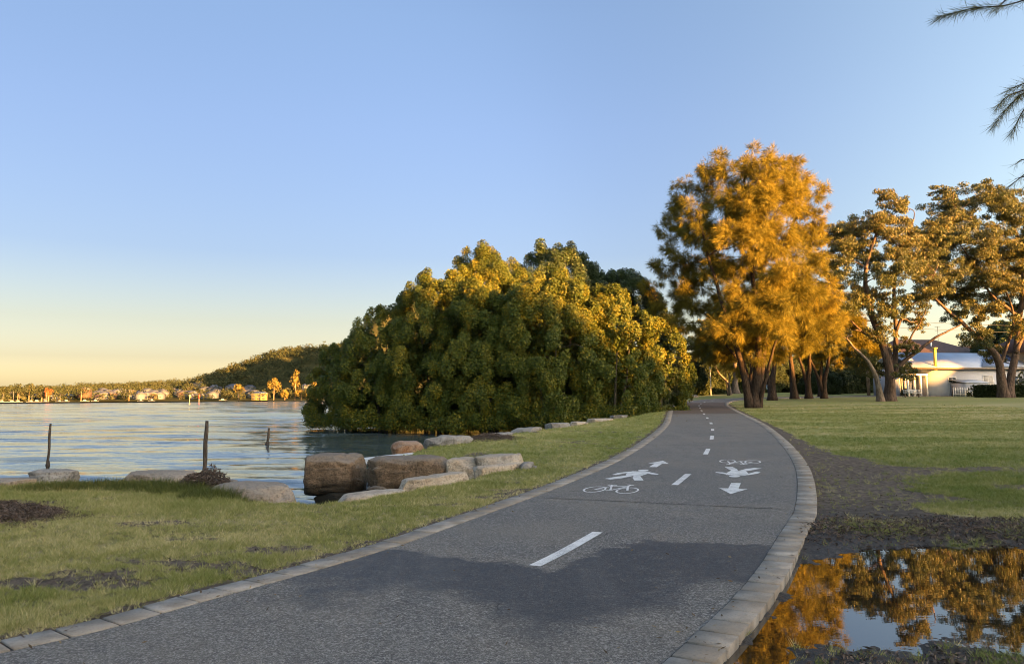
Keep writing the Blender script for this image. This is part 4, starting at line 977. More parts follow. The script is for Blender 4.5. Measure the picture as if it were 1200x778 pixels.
# shed, fence, hedge, bench, garden plants
sh = thing('garden_shed', 'low white garden shed in front of the white house wall', 'shed', (50.0, 85.0, float(H(85)) - .02), .3)
b = Buf(); b.box(0, 3.3, 0, 2, 0, 1.45); b.build('wall', M_white, sh)
b = Buf(); b.prism([(-.15, -.15, 1.45), (3.45, -.15, 1.45), (3.45, 2.15, 1.85), (-.15, 2.15, 1.85)], (0, 0, .07)); b.build('roof', M_roof, sh)
b = Buf(); b.box(1.0, 1.9, -.04, .02, .1, 1.2); b.build('door', M_bluey, sh)
fn = thing('picket_fence', 'low pale wire and picket fence along the front of the white house yard', 'fence', (47.6, 83.2, float(H(83)) - .02), math.atan2(-.9, 8))
b = Buf(); [b.box(u_ - .03, u_ + .03, -.02, .02, 0, 1.0) for u_ in np.arange(0, 8.4, .24)]; b.build('pickets', M_trim, fn)
b = Buf(); b.box(0, 8.3, .021, .06, .25, .32); b.box(0, 8.3, .021, .06, .75, .82); b.build('rail', M_trim, fn)
for u_ in (0, 2.8, 5.6, 8.35):
    b = Buf(); b.box(u_ - .06, u_ + .06, .061, .18, 0, 1.15); b.build('post', M_timber, fn)
hd = tag(link('clipped_hedge', crown_mesh('clipped_hedge', [(lambda rng: (lambda p, nr: leaf_quads(rng, p, nr, .2, .12) + (rng.uniform(0, .6, len(p)),))(
    np.stack([rng.uniform(0, 13, 26000), rng.uniform(-.55, .55, 26000), rng.uniform(0, 1.25, 26000)], 1) + rng.normal(0, .03, (26000, 3)), unit(rng.normal(size=(26000, 3)))))(np.random.default_rng(8))], M_dark), None, (47.0, 78.2, float(H(78)) - .02), -.12),
    'black-green clipped hedge running behind the forked gum at the right edge', 'hedge')
for k, (x, y, r, h, lab) in enumerate(((49.0, 82.0, .6, 1.2, 'small grey-green bush against the pale fence beside the shed'), (52.2, 81.6, .7, 1.5, 'dark bush at the right end of the pale fence'),
                                       (54.3, 82.5, .9, 2.7, 'leafy shrub behind the hedge, left of the forked gum'), (44.2, 86.5, .6, .8, 'low garden bush in front of the white porch'))):
    shrub(lab, x, y, r, h, M_gum if k != 3 else M_dark, 'bush', 'bushes in the house yards', 560 + k, 1, 40, 2600, .12, 'garden_bush')
bn = thing('park_bench', 'pale timber bench at the foot of the spreading gum', 'bench', (41.6, 80.2, float(H(80)) - .02), -.3)
b = Buf(); [b.box(-.8, .8, v_, v_ + .1, .43, .47) for v_ in (0, .13, .26)]; b.build('seat', M_trim, bn)
b = Buf(); [b.box(-.8, .8, .40, .43, z_, z_ + .1) for z_ in (.58, .73)]; b.build('backrest', M_trim, bn)
for u_ in (-.65, .6):
    b = Buf(); b.box(u_, u_ + .06, .0, .06, 0, .425); b.box(u_, u_ + .06, .33, .395, 0, .86); b.box(u_, u_ + .06, .06, .33, .36, .42); b.build('leg', M_timber, bn)

# poles and wires
up = thing('utility_pole', 'tall timber utility pole, lit orange, left of the spreading gum', 'pole', (42.3, 91.5, float(H(91)) - .05))
b = Buf(); b.tube([(0, 0, 0), (0, 0, 4), (.02, 0, 9.4)], [.19, .17, .13], 10); b.build('shaft', bark_mat('pole_timber', (.3, .22, .15), (.4, .31, .22), 3), up, smooth=True)
b = Buf(); b.box(-1.1, 1.1, -.07, .07, 8.9, 9.05); b.build('crossarm', M_timber, up)
for u_ in (-1.0, -.35, .35, 1.0):
    b = Buf(); b.tube([(u_, 0, 9.05), (u_, 0, 9.2)], .05, 6); b.build('insulator', M_trim, up)
up2 = thing('utility_pole', 'second timber utility pole further along the street, right of the houses', 'pole', (112, 103, float(H(103)) - .05))
b = Buf(); b.tube([(0, 0, 0), (0, 0, 9.4)], [.19, .13], 10); b.box(-1.1, 1.1, -.07, .07, 8.9, 9.05); b.build('shaft', M_timber, up2)
zb = float(H(91)) - .05 + 9.2
for k, (u_, dz, lab) in enumerate(((-.3, 0, 'upper power line crossing the pale sky above the brown roof'), (.5, -.85, 'lower power line crossing the pale sky above the brown roof'))):
    tt = np.linspace(0, 1, 25); P_ = np.stack([42.3 + u_ + 69.7 * tt, 91.5 + 11.5 * tt, zb + dz + .3 * tt - 4 * .9 * tt * (1 - tt)], 1)
    b = Buf(); b.tube(P_, .022, 4); tag(b.build('power_line', M_blackm), lab, 'power line', 'power lines over the street')
lp = thing('light_pole', 'thin pale pole beside the bend of the path', 'light pole', (26.0, 101, float(H(101)) - .05))
b = Buf(); b.tube([(0, 0, 0), (0, 0, 3.5)], [.085, .06], 8); b.build('shaft', M_blind, lp, smooth=True)
b = Buf(); b.tube([(0, 0, 3.5), (0, 0, 3.58), (0, 0, 3.72), (0, 0, 3.78)], [.07, .16, .16, .05], 10); b.build('lamp_head', M_blind, lp, smooth=True)

# ------------------------------------------------------------------ a person strolling in the grove
def person(loc, rz_):
    sk = {'pel': (0, 0, .90), 'sp': (0, .01, 1.12), 'ch': (0, .0, 1.32), 'nk': (0, 0, 1.46), 'hd': (0, -.015, 1.56), 'tp': (0, -.01, 1.66),
          'hl': (.09, 0, .86), 'kl': (.10, -.05, .48), 'al': (.10, .03, .09), 'tl': (.11, -.12, .04),
          'hr': (-.09, 0, .86), 'kr': (-.10, .03, .48), 'ar': (-.10, .12, .11), 'tr': (-.11, -.02, .04),
          'sl': (.18, 0, 1.38), 'el': (.23, .03, 1.10), 'wl': (.22, -.05, .87), 'fl': (.215, -.08, .77),
          'sr': (-.18, 0, 1.38), 'er': (-.23, .05, 1.10), 'wr': (-.22, .01, .87), 'fr': (-.215, -.02, .77)}
    rad = {'pel': .14, 'sp': .125, 'ch': .145, 'nk': .055, 'hd': .085, 'tp': .075, 'hl': .095, 'kl': .06, 'al': .042, 'tl': .035, 'hr': .095, 'kr': .06, 'ar': .042, 'tr': .035,
           'sl': .06, 'el': .045, 'wl': .03, 'fl': .03, 'sr': .06, 'er': .045, 'wr': .03, 'fr': .03}
    ed = 'pel-sp sp-ch ch-nk nk-hd hd-tp pel-hl hl-kl kl-al al-tl pel-hr hr-kr kr-ar ar-tr ch-sl sl-el el-wl wl-fl ch-sr sr-er er-wr wr-fr'.split()
    nm = list(sk); me = bpy.data.meshes.new('person'); me.from_pydata([sk[n_] for n_ in nm], [tuple(nm.index(q) for q in e.split('-')) for e in ed], [])
    o = link('person', me, None, loc, rz_)
    sm_ = o.modifiers.new('skin', 'SKIN')
    for i, n_ in enumerate(nm): me.skin_vertices[0].data[i].radius = (rad[n_], rad[n_]); me.skin_vertices[0].data[i].use_root = n_ == 'pel'
    o.modifiers.new('sub', 'SUBSURF').levels = 2; o.modifiers['sub'].render_levels = 2
    m, t, b = new_mat('clothed_figure'); N = NT(t)
    s_ = N.node('ShaderNodeSeparateXYZ'); N.put(s_.inputs[0], N.node('ShaderNodeTexCoord').outputs['Object']); zz = s_.outputs[2]
    c_ = N.ramp(N.math('DIVIDE', zz, 1.8), [(0, (.02, .02, .02)), (.06, (.018, .02, .028)), (.5, (.42, .55, .70)), (.805, (.45, .27, .2)), (.90, (.03, .02, .015))])
    [n_ for n_ in t.nodes if n_.type == 'VALTORGB'][0].color_ramp.interpolation = 'CONSTANT'
    N.put(b.inputs['Base Color'], c_); b.inputs['Roughness'].default_value = .85; me.materials.append(m)
    return tag(o, 'person in a pale blue top and dark trousers walking among the grove trunks', 'person')
person((29.3, 88.0, float(H(88)) - .01), 2.9)

# ------------------------------------------------------------------ rocks and stone blocks
def stone_mat(name, ca, cb, cc, lichen=.3):
    m, t, b = new_mat(name); N = NT(t)
    P_ = N.pos(obj=True); a = N.noise(P_, 2.2, 6, .65, .3); c = N.noise(N.pos((1, 1, 3.0), True), 3.5, 5, .6, .5); f = N.noise(P_, 28, 4, .7)
    k = N.mix(N.mapr(a, .35, .65), ca, cb); k = N.mix(N.mapr(c, .5, .72, 0, .75), k, cc)
    k = N.mix(N.mapr(f, .46, .7, 0, .8), k, tuple(.3 * q for q in ca[:3]) + (1,))
    wz = N.node('ShaderNodeSeparateXYZ'); N.put(wz.inputs[0], N.pos())
    tide = N.mapr(N.math('ADD', wz.outputs[2], N.math('MULTIPLY', N.math('SUBTRACT', a, .5), .35)), -.42, -.12, .85, 0)     # dark tide stain near the waterline
    k = N.mix(tide, k, (.022, .02, .015, 1))
    strk = N.noise(N.pos((4, 4, .5), True), 2.0, 4, .6); k = N.mix(N.mapr(strk, .52, .7, 0, .55), k, tuple(.4 * q for q in ca[:3]) + (1,))
    up_ = N.node('ShaderNodeSeparateXYZ'); N.put(up_.inputs[0], N.node('ShaderNodeNewGeometry').outputs['Normal'])
    k = N.mix(N.math('MULTIPLY', N.mapr(up_.outputs[2], .3, .9), lichen), k, (.32, .30, .27, 1))
    N.put(b.inputs['Base Color'], k); b.inputs['Roughness'].default_value = .9; b.inputs['Specular IOR Level'].default_value = .2
    N.bump(N.math('ADD', c, N.math('MULTIPLY', f, .5)), 1.0, .05, b); return m
M_sand = stone_mat('brown_sandstone', (.11, .076, .047, 1), (.20, .14, .09, 1), (.055, .045, .033, 1))
M_pale = stone_mat('pale_sandstone', (.35, .285, .21, 1), (.48, .41, .32, 1), (.24, .185, .13, 1))
M_grey = stone_mat('grey_stone', (.17, .16, .145, 1), (.29, .275, .25, 1), (.12, .11, .095, 1))
M_red = stone_mat('rusty_sandstone', (.24, .12, .06, 1), (.30, .20, .13, 1), (.13, .10, .075, 1))
M_slime = stone_mat('dark_wet_stone', (.022, .02, .017, 1), (.045, .04, .03, 1), (.03, .03, .022, 1), 0)
M_rub = [M_grey, M_sand, M_pale]
def rock(name, lab, cat, loc, size, rz_=0, k=5, seed=0, mat=None, amp=.10, group=None, tilt=(0, 0), sub=5, facet=True):
    bm = bmesh.new(); bmesh.ops.create_icosphere(bm, subdivisions=sub, radius=1.0)
    V = np.array([v.co[:] for v in bm.verts])
    V = V / (np.abs(V) ** k).sum(1)[:, None] ** (1 / k)
    s = np.array(size) / 2
    q = V * s; sc = 1.1 / max(.35, float(np.mean(size)))
    d = (fbm(q[:, 0] * 2 * sc + seed, q[:, 1] * 2 * sc, q[:, 2] * 2 * sc, 4, seed) - .5) * 2 * amp + (fbm(q[:, 0] * 9, q[:, 1] * 9 + seed, q[:, 2] * 14, 4, seed + 5) - .5) * .05
    crk = np.abs(vnoise(q[:, 0] * 1.7 + seed, q[:, 1] * 1.7, q[:, 2] * 3.2 + seed, seed + 3) - .5)
    d = d - .05 * np.exp(-(crk / .03) ** 2)
    rg = np.random.default_rng(seed + 900)
    for _ in range(22 if facet else 0):                    # split faces
        nv = unit(rg.normal(size=3) * [1, 1, .7]); h_ = (q @ nv).max() * rg.uniform(.74, .96)
        q = q - np.clip(q @ nv - h_, 0, None)[:, None] * nv
    q = q + V * (d * .7)[:, None] * np.minimum(1, s.min() * 2.2)
    for v, p in zip(bm.verts, q): v.co = p
    me = bpy.data.meshes.new(name); bm.to_mesh(me); bm.free(); me.polygons.foreach_set('use_smooth', np.ones(len(me.polygons), bool)); me.materials.append(mat)
    o = link(name, me, None, loc, rz_); o.rotation_euler = (tilt[0], tilt[1], rz_); return tag(o, lab, cat, group)
BG = 'stone blocks of the little sea wall'
rng = np.random.default_rng(31)
for k in range(26):
    if k < 12: x = rng.uniform(-2.9, .6); y = 16.35 - .22 * (x + 2.2) + rng.uniform(-.75, -.5) if k < 8 else 16.6 - .2 * (x + 2) + rng.uniform(0, .3); lab = 'small rubble stone packed beside the stone row'
    else: u_ = rng.random(); x = -1.9 + 6.6 * u_ + rng.uniform(-.5, .2); y = 22.9 + 15 * u_ ** 1.1 + rng.uniform(-.3, .3); lab = 'small rubble stone between the flat stones under the mangroves'
    z_ = gz1(x, y); sz_ = rng.uniform(.14, .42)
    rock('rubble_stone', lab, 'rock', (x, y, max(z_, -.45) + sz_ * .12), (sz_ * rng.uniform(1, 1.5), sz_, sz_ * rng.uniform(.5, .8)), rng.uniform(0, 3), 3, 200 + k, M_rub[k % 3], .05, lab.replace('small rubble stone', 'rubble'), sub=3)
rock('sandstone_block', 'big brown rounded block at the water end of the stone row', 'rock', (-3.78, 16.75, -.12), (1.42, 1.05, .84), -.05, 6, 1, M_sand, .09, BG)
rock('sandstone_block', 'long dark brown block second from the water, with horizontal cracks', 'rock', (-2.2, 16.1, -.15), (2.1, 1.05, .9), -.1, 8, 2, M_sand, .12, BG)
rock('sandstone_block', 'short pale block between the long brown one and the squared end one', 'rock', (-.98, 15.75, -.02), (.66, .85, .6), -.12, 8, 3, M_pale, .08, BG)
rock('sandstone_block', 'pale squared block with a slanting top at the lawn end of the row', 'rock', (-.27, 15.6, .03), (1.05, .8, .62), -.1, 12, 4, M_pale, .04, BG, (0, -.06))
rock('footing_stone', 'black wet footing stone under the rounded water end block', 'rock', (-3.6, 16.55, -.66), (1.6, .95, .42), .03, 3, 5, M_slime, .16, BG)
rock('footing_stone', 'black weedy footing stone under the long brown block', 'rock', (-2.2, 15.75, -.66), (1.5, .8, .35), 0, 3, 6, M_slime, .16, BG)
rock('rubble_stone', 'small dark stone tucked at the foot of the squared end block', 'rock', (.36, 15.3, .06), (.26, .24, .2), .3, 3, 7, M_grey, .1)
EG = 'pale kerb slabs in front of the stone row'
ang = math.atan2(3.7, 2.6)
rock('edge_slab', 'low pale slab half buried in grass at the near end of the kerb slabs', 'rock', (-2.25, 12.05, -.09), (1.75, .5, .28), ang, 5, 11, M_pale, .06, EG)
rock('edge_slab', 'long pale slab in the middle, sloping along the grass edge', 'rock', (-1.25, 13.45, .0), (2.15, .46, .34), ang + .02, 6, 12, M_pale, .05, EG)
rock('edge_slab', 'tapering pale slab ending beneath the squared block', 'rock', (-.36, 14.8, .09), (1.4, .42, .28), ang - .08, 5, 13, M_pale, .06, EG)
rock('concrete_slab', 'flat whitish concrete slab sloping to the water behind the stone row', 'slab', (-3.05, 18.7, .02), (1.5, 1.0, .16), .2, 9, 14, plain('bleached_concrete', (.5, .5, .48), .8, var=.12), .02, None, (0, -.07))
SGp = 'flat stones edging the lawn under the mangroves'
for k, (x, y, z, s, mt, lab, kk) in enumerate((
    (-2.75, 20.3, .1, (.85, .75, .55), M_red, 'rusty orange rock with a jagged top, first behind the white slab', 3),
    (-1.85, 22.2, .16, (1.45, 1.0, .52), M_grey, 'large grey rock beside the rusty one', 4),
    (-.35, 25.6, .2, (1.3, .7, .26), M_grey, 'low grey stone beyond the leaf litter', 5),
    (.55, 27.6, .26, (1.6, .8, .3), M_grey, 'dark flat stone with a square end, midway along the mangrove edge', 6),
    (1.75, 30.2, .3, (1.7, .8, .34), M_grey, 'grey flat stone standing a little proud, midway along the edge', 6),
    (2.75, 32.4, .32, (1.1, .7, .26), M_pale, 'short pale stone between two long flat ones', 5),
    (3.9, 35.0, .36, (1.9, .8, .28), M_pale, 'long pale flat stone near the path end of the row', 6),
    (5.3, 38.4, .42, (1.5, .8, .26), M_grey, 'last flat stone of the row, half hidden by mangrove leaves', 5))):
    rock('edge_stone', lab, 'rock', (x, y, z), s, .95 if k > 1 else .3, kk, 20 + k, mt, .09, SGp)
BK = 'bank rocks on the near shore'
for k, (x, y, z, s, r_, lab) in enumerate((
    (-8.5, 13.0, .06, (1.5, .8, .3), .1, 'low rock leftmost on the near bank, mostly under grass'),
    (-7.85, 13.3, .16, (.95, .6, .34), .1, 'dark flat topped rock near the left post'),
    (-6.1, 13.2, .04, (2.0, 1.1, .5), -.05, 'broad domed rock in the middle of the near bank'),
    (-4.75, 12.6, .06, (.7, .6, .3), .4, 'small rock under the heap of dark weed'),
    (-3.95, 11.9, -.02, (1.7, .95, .5), -.35, 'smooth brown rock sloping into the water beside the sea wall'))):
    rock('bank_rock', lab, 'rock', (x, y, z), s, r_, 2.6, 40 + k, M_grey if k == 1 else stone_mat('bank_sandstone', (.19, .15, .11, 1), (.29, .235, .18, 1), (.13, .105, .08, 1)), .08, BK)
rock('boulder', 'pale flat boulder on the verge at the bend of the path', 'rock', (20.0, 86.5, 1.32), (1.9, 1.0, .5), .1, 3, 61, M_pale, .1)
rock('white_stone', 'small white upright stone at the left verge of the bend', 'rock', (17.6, 86.0, 1.35), (.45, .3, .6), .1, 4, 62, M_trim, .05, sub=3)

# ------------------------------------------------------------------ posts in the water
M_post = bark_mat('weathered_post', (.055, .045, .036), (.12, .10, .08), 8); M_shell = plain('oyster_crust', (.035, .03, .026), .95, var=.6, scale=30, bump=.02)
def post(lab, x, y, h, r, lean, dep=.6):
    t = thing('water_post', lab, 'post', (x, y, WATER_Z - dep), 0, 'old posts standing in the lake')
    H_ = h + dep; b = Buf(); zs = np.linspace(0, H_, 9); rr = r * (1 + .18 * (fbm(zs * 5, x + 0 * zs, 0, 3, 3) - .5) * 2); rr[-1] *= .8
    b.tube(np.stack([lean * zs / H_ + .01 * np.sin(zs * 7), .012 * np.cos(zs * 5), zs], 1), rr, 9); b.build('shaft', M_post, t)
    o = rock('oyster_crust', '', 'x', (lean * dep / H_, 0, dep + .08), (r * 3.6, r * 3.6, .34), 0, 2.2, int(x * 7) % 50, M_shell, .05, None, sub=3)
    o.parent = t; del o['category'], o['label']
post('thin grey post standing in the lake left of the others', -15.42, 25.7, 1.42, .04, .05)
post('tallest dark post in the lake, closest to the bank rocks', -8.25, 20.7, 1.62, .055, .06)
post('short black post leaning right, far out by the mangroves', -11.4, 35.8, .84, .055, .12)

# ------------------------------------------------------------------ far shore: woods, houses, boats, markers
rng = np.random.default_rng(90)
def far_pt(px, d): return (px - 600) / 900 * d, d, float(far_z(np.array([px]), np.array([d]))[0])
HPX = []
def blob_tree(rng, c, r, h, n, L):
    e = unit(rng.normal(size=(n, 3)) + [0, 0, .35]); 
    lob = .75 + .5 * vnoise(e[:, 0] * 2.2 + c[0], e[:, 1] * 2.2 + c[1], e[:, 2] * 2.2, 3)
    p = np.array(c) + e * np.array([r, r, h * .5]) * lob[:, None] * rng.uniform(.7, 1.0, (n, 1)) + [0, 0, h * .55]
    v, q = leaf_quads(rng, p, unit(e + rng.normal(0, .5, e.shape)), L * rng.uniform(.6, 1.3, n), L * .7)
    return v, q, np.clip(rng.uniform(0, .5) + rng.uniform(0, .5, n), 0, 1)
parts = []
for _ in range(5200):
    px = rng.uniform(-200, 430); d = rng.uniform(640, 1560) if px < 215 else rng.uniform(640, 1180)
    x, y, z = far_pt(px, d)
    if z < .8: continue
    shelf = z < 14 and d < 960
    if shelf and px > 120 and rng.random() < .5: continue
    r = rng.uniform(3, 6.0) if shelf else rng.uniform(4, 8)
    parts.append(blob_tree(rng, (x, y, z - 1), r, r * rng.uniform(1.2, 1.9), 46, 2.0))
tag(link('far_woods', crown_mesh('far_woods', parts, M_far)), 'wooded slopes and tree belts along the far shore', 'woods', None, 'stuff')
M_farg = leaf_mat('far_lit_leaf', (.10, .085, .03), (.15, .12, .035), (.20, .14, .05), .9, 0, .1); M_farr = leaf_mat('far_red_leaf', (.16, .06, .03), (.2, .075, .035), None, .9, 0, .1)  # first leaf: low sunlight put into the colour of the golden trees
M_fart = bark_mat('far_trunk', (.2, .15, .1), (.3, .22, .15), 1)
for k, (px, d, r, h, m, lab) in enumerate((
    (280, 745, 5.5, 15, 0, 'rounded golden tree on the far shore left of the yellow house'), (321, 700, 6, 20, 0, 'tall golden tree right of the yellow house on the far shore'),
    (346, 705, 5, 27, 0, 'tallest golden tree leaning on the far shore near the mangroves'), (353, 700, 7.5, 12, 0, 'wide golden tree below the tallest one on the far shore'),
    (334, 705, 5, 10, 0, 'low golden tree between two tall ones on the far shore'), (372, 690, 6, 16, 0, 'golden tree on the far shore touching the mangrove outline'),
    (362, 690, 5, 10, 0, 'low golden bush on the far shore next to the mangroves'), (58, 742, 4.0, 13, 1, 'small red-leaved tree among the dark ones on the far left shore'),
    (35, 735, 6, 19, 2, 'tall dark tree on the far left shore behind the moored masts'), (22, 735, 6, 16, 2, 'dark tree left of the tall one on the far left shore'), (5, 730, 6, 14, 2, 'dark tree at the left edge of the far shore'),
    (50, 745, 5, 15, 2, 'dark tree beside the red-leaved one on the far shore'), (96, 775, 7, 17, 2, 'broad dark tree left of the houses on the far shore'), (152, 815, 9, 15, 2, 'broad dark tree above the middle houses on the far shore'))):
    x, y, z = far_pt(px, d); rg = np.random.default_rng(700 + k)
    t = thing('far_tree', lab, 'tree', (x, y, z - .5), 0, 'trees standing out on the far shore')
    pr = [blob_tree(rg, (rg.normal(0, r * .35), rg.normal(0, r * .3), h * .2 + rg.uniform(-.05, .45) * h), r * rg.uniform(.35, .6), h * .42, 70, 1.25) for _ in range(9)]
    link('crown', crown_mesh('crown', pr, (M_farg, M_farr, M_far)[m]), t)
    b = Buf(); b.tube([(0, 0, -.5), (.3, 0, h * .4), (.1, 0, h * .8)], [.6, .45, .2], 6); b.build('trunk', M_fart, t)
# far houses: four kinds, copied
M_fw = [plain('far_shaded_cream_wall', (.07, .075, .08), .8), plain('far_shaded_white_wall', (.085, .10, .125), .8), plain('far_shaded_brick_wall', (.08, .05, .04), .8), plain('far_yellow_wall', (.16, .125, .05), .8)]  # walls darkened: shade on the far houses is put into the colour
M_fr = [plain('far_shaded_grey_roof', (.05, .06, .085), .7), plain('far_shaded_red_roof', (.07, .045, .04), .8), plain('far_shaded_pale_roof', (.10, .115, .15), .6), plain('far_dark_roof', (.1, .09, .085), .8)]  # roofs darkened the same way to stand in for shade
def far_house(w_, dp, h, rh, wm, rm, big=False):
    t = thing('lakeside_house', 'x', 'house', (0, 0, -9999))
    b = Buf(); b.box(-w_ / 2, w_ / 2, -dp / 2, dp / 2, -3, h); b.build('wall', wm, t)
    b = Buf(); o_ = .6; A = [(-w_ / 2 - o_, -dp / 2 - o_, h), (w_ / 2 + o_, -dp / 2 - o_, h), (w_ / 2 + o_, dp / 2 + o_, h), (-w_ / 2 - o_, dp / 2 + o_, h), (-w_ / 4, 0, h + rh), (w_ / 4, 0, h + rh)]
    b.add(A, [(0, 1, 5, 4), (2, 3, 4, 5), (0, 3, 2, 1)], [(1, 2, 5), (3, 0, 4)]); b.build('roof', rm, t)
    for s_ in range(2 if h > 4.5 else 1):
        for k in range(int(w_ // 4.4)):
            u = -w_ / 2 + 1 + 4.4 * k; b = Buf(); b.box(u, u + 2.2, -dp / 2 - .06, -dp / 2 + .04, .9 + s_ * 2.9, 2.2 + s_ * 2.9); b.build('window', M_glass, t)
    return t
def copy_tree(o, parent=None):
    c = o.copy(); COL.objects.link(c)
    if parent: c.parent = parent
    for ch in list(o.children): copy_tree(ch, c)
    return c
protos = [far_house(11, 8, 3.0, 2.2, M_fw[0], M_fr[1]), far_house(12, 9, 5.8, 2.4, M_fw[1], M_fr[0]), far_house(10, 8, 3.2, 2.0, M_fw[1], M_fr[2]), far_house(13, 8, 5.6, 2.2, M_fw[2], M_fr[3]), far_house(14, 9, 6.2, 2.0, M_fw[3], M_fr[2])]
kinds = ['cream house with a red roof among the far shore trees', 'two storey white house with a grey roof on the far shore', 'small pale roofed white house on the far shore', 'dark brick house on the far shore', 'yellow']
used = [False] * 5
def put_house(k, px, d, lab, rot, grp=None, dz=0):
    o = protos[k] if not used[k] else copy_tree(protos[k]); used[k] = True
    x, y, z = far_pt(px, d); o.location = (x, y, z + dz); o.rotation_euler = (0, 0, rot); o['label'] = lab
    if grp: o['group'] = grp
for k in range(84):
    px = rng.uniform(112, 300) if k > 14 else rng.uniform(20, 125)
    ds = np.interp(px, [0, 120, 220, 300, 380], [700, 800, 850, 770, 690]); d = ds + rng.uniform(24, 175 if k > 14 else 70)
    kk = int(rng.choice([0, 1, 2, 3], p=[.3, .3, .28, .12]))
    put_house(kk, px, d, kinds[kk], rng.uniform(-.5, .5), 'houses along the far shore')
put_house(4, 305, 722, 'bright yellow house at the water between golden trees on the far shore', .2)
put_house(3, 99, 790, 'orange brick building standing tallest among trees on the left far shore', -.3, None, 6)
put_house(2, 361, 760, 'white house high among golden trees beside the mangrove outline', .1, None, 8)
M_hull = plain('white_hull', (.16, .18, .20), .35, var=.04); M_mast = plain('mast_alloy', (.15, .15, .15), .4)
def boat(px, d, mast, lab, grp):
    x, y = (px - 600) / 900 * d, d
    t = thing('sail_boat' if mast else 'motor_boat', lab, 'boat', (x, y, WATER_Z), rng.uniform(-.6, .6), grp)
    b = Buf(); L = 8.0; W_ = 2.4
    prof_ = [(-L / 2, .8), (-L / 4, 1), (0, 1), (L / 4, .75), (L / 2, .03)]
    V = []; 
    for u, k in prof_: V += [(u, -W_ / 2 * k, 1.1), (u, -W_ / 2 * k * .6, -.3), (u, W_ / 2 * k * .6, -.3), (u, W_ / 2 * k, 1.1)]
    Q = [(4 * i + j, 4 * i + j + 1, 4 * i + j + 5, 4 * i + j + 4) for i in range(4) for j in range(3)] + [(0, 1, 2, 3)] + [(4 * i + 3, 4 * i, 4 * i + 4, 4 * i + 7) for i in range(4)]
    b.add(V, Q); b.build('hull', M_hull, t)
    b = Buf(); b.prism([(-1.8, -.8, 1.1), (1.2, -.8, 1.1), (.8, -.7, 1.9 if mast else 2.6), (-1.6, -.7, 1.9 if mast else 2.6)], (0, 1.5, 0)); b.build('cabin', M_hull, t)
    if mast:
        b = Buf(); b.tube([(.6, 0, 1.0), (.6, 0, mast)], [.16, .12], 6); b.build('mast', M_mast, t)
        b = Buf(); b.tube([(.6, 0, 2.6), (-3.2, 0, 2.5)], .16, 6); b.build('boom', M_mast, t)
for px, m, lab in ((4, 8, 'sail boat with a short mast at the left edge of the far shore'), (16, 10, 'sail boat with the tallest mast on the left of the far shore'), (23, 7.5, 'sail boat with a reddish short mast beside the tallest one'),
                   (38, 7, 'sail boat with a low mast in front of the dark far trees'), (55, 9, 'sail boat moored below the red-leaved far tree'), (71, 7, 'sail boat rightmost of the moored masts on the far shore')):
    boat(px, np.interp(px, [0, 120], [655, 740]), m, lab, 'sail boats moored off the far shore')
for px, lab in ((45, 'small white motor boat among the moored masts'), (79, 'white motor boat right of the moored masts'), (101, 'white motor boat in front of the orange brick building'), (113, 'tiny white motor boat before the far houses'), (166, 'white motor boat left of centre before the far houses'), (179, 'white motor boat before the far houses near the middle'), (262, 'pair-cabined white boat before the golden tree')):
    boat(px, np.interp(px, [0, 120, 220, 300], [660, 745, 790, 720]), 0, lab, 'motor boats moored off the far shore')
for px, mt, lab in ((223, plain('yellow_marker', (.62, .55, .16), .6), 'pale yellow channel marker post in the lake'), (234, plain('red_marker', (.55, .06, .03), .6), 'red channel marker post in the lake')):
    d = 480; t = thing('channel_marker', lab, 'channel marker', ((px - 600) / 900 * d, d, WATER_Z - .5), 0, 'channel markers')
    b = Buf(); b.tube([(0, 0, 0), (0, 0, 3.2)], .24, 8); b.build('pile', M_mast, t)
    b = Buf(); b.tube([(0, 0, 3.2), (0, 0, 5.6)], .30, 8); b.box(-.55, .55, -.08, .08, 4.2, 5.3); b.build('topmark', mt, t)

# ------------------------------------------------------------------ the near casuarina whose branches hang in from the right
rng = np.random.default_rng(15)
t = thing('casuarina_tree', 'near casuarina at the right whose dark needle sprays hang into the upper right corner', 'tree', (8.6, 8.2, -.05))
tips = [(-1.6, -1.0, 4.9), (-1.0, 1.4, 5.6), (1.5, .8, 6.2), (2.0, -1.2, 5.2), (.5, -1.8, 5.6), (0, .3, 7.0), (-1.5, -.2, 6.3), (1.2, 1.6, 4.6), (-1.6, 0.6, 5.8)]
buf, nodes, rads = grow(rng, [[(0, 0, 0), (.1, .05, 2), (0, 0, 4.5), (.1, 0, 7.2)], [(0, 0, 2.8), (-1.2, -.6, 3.9), (-2.8, -1.6, 4.6), (-3.7, -2.2, 5.02)], [(0, 0, 2.2), (-1.3, -.7, 2.9), (-2.8, -1.6, 3.7), (-3.84, -2.2, 4.1)]], tips, [.2, .06, .05], .006)
TW = [ # drooping twigs at the ends of the two long branches: x and z seen from the lawn, at their own depth
    ([(4.76, 4.05), (4.24, 3.95), (4.03, 3.83), (3.84, 3.62)], 1), ([(4.24, 3.95), (4.07, 3.9), (3.92, 3.83), (3.81, 3.73)], 1), ([(4.24, 3.94), (4.15, 3.77), (4.09, 3.62)], 1), ([(4.31, 3.97), (4.16, 3.99), (4.01, 3.93)], 1),
    ([(4.9, 4.97), (4.18, 4.7), (3.84, 4.68), (3.57, 4.63)], 1), ([(4.18, 4.7), (3.91, 4.75), (3.69, 4.73)], 1), ([(4.04, 4.69), (3.96, 4.62)], 1),
    ([(4.75, 3.83), (4.31, 3.41), (4.06, 3.2), (3.95, 3.12)], 0), ([(4.2, 3.3), (4.08, 3.1)], 0), ([(4.13, 3.23), (3.99, 3.19)], 0), ([(4.18, 3.34), (4.07, 3.35), (3.99, 3.3)], 0)]
pr = []
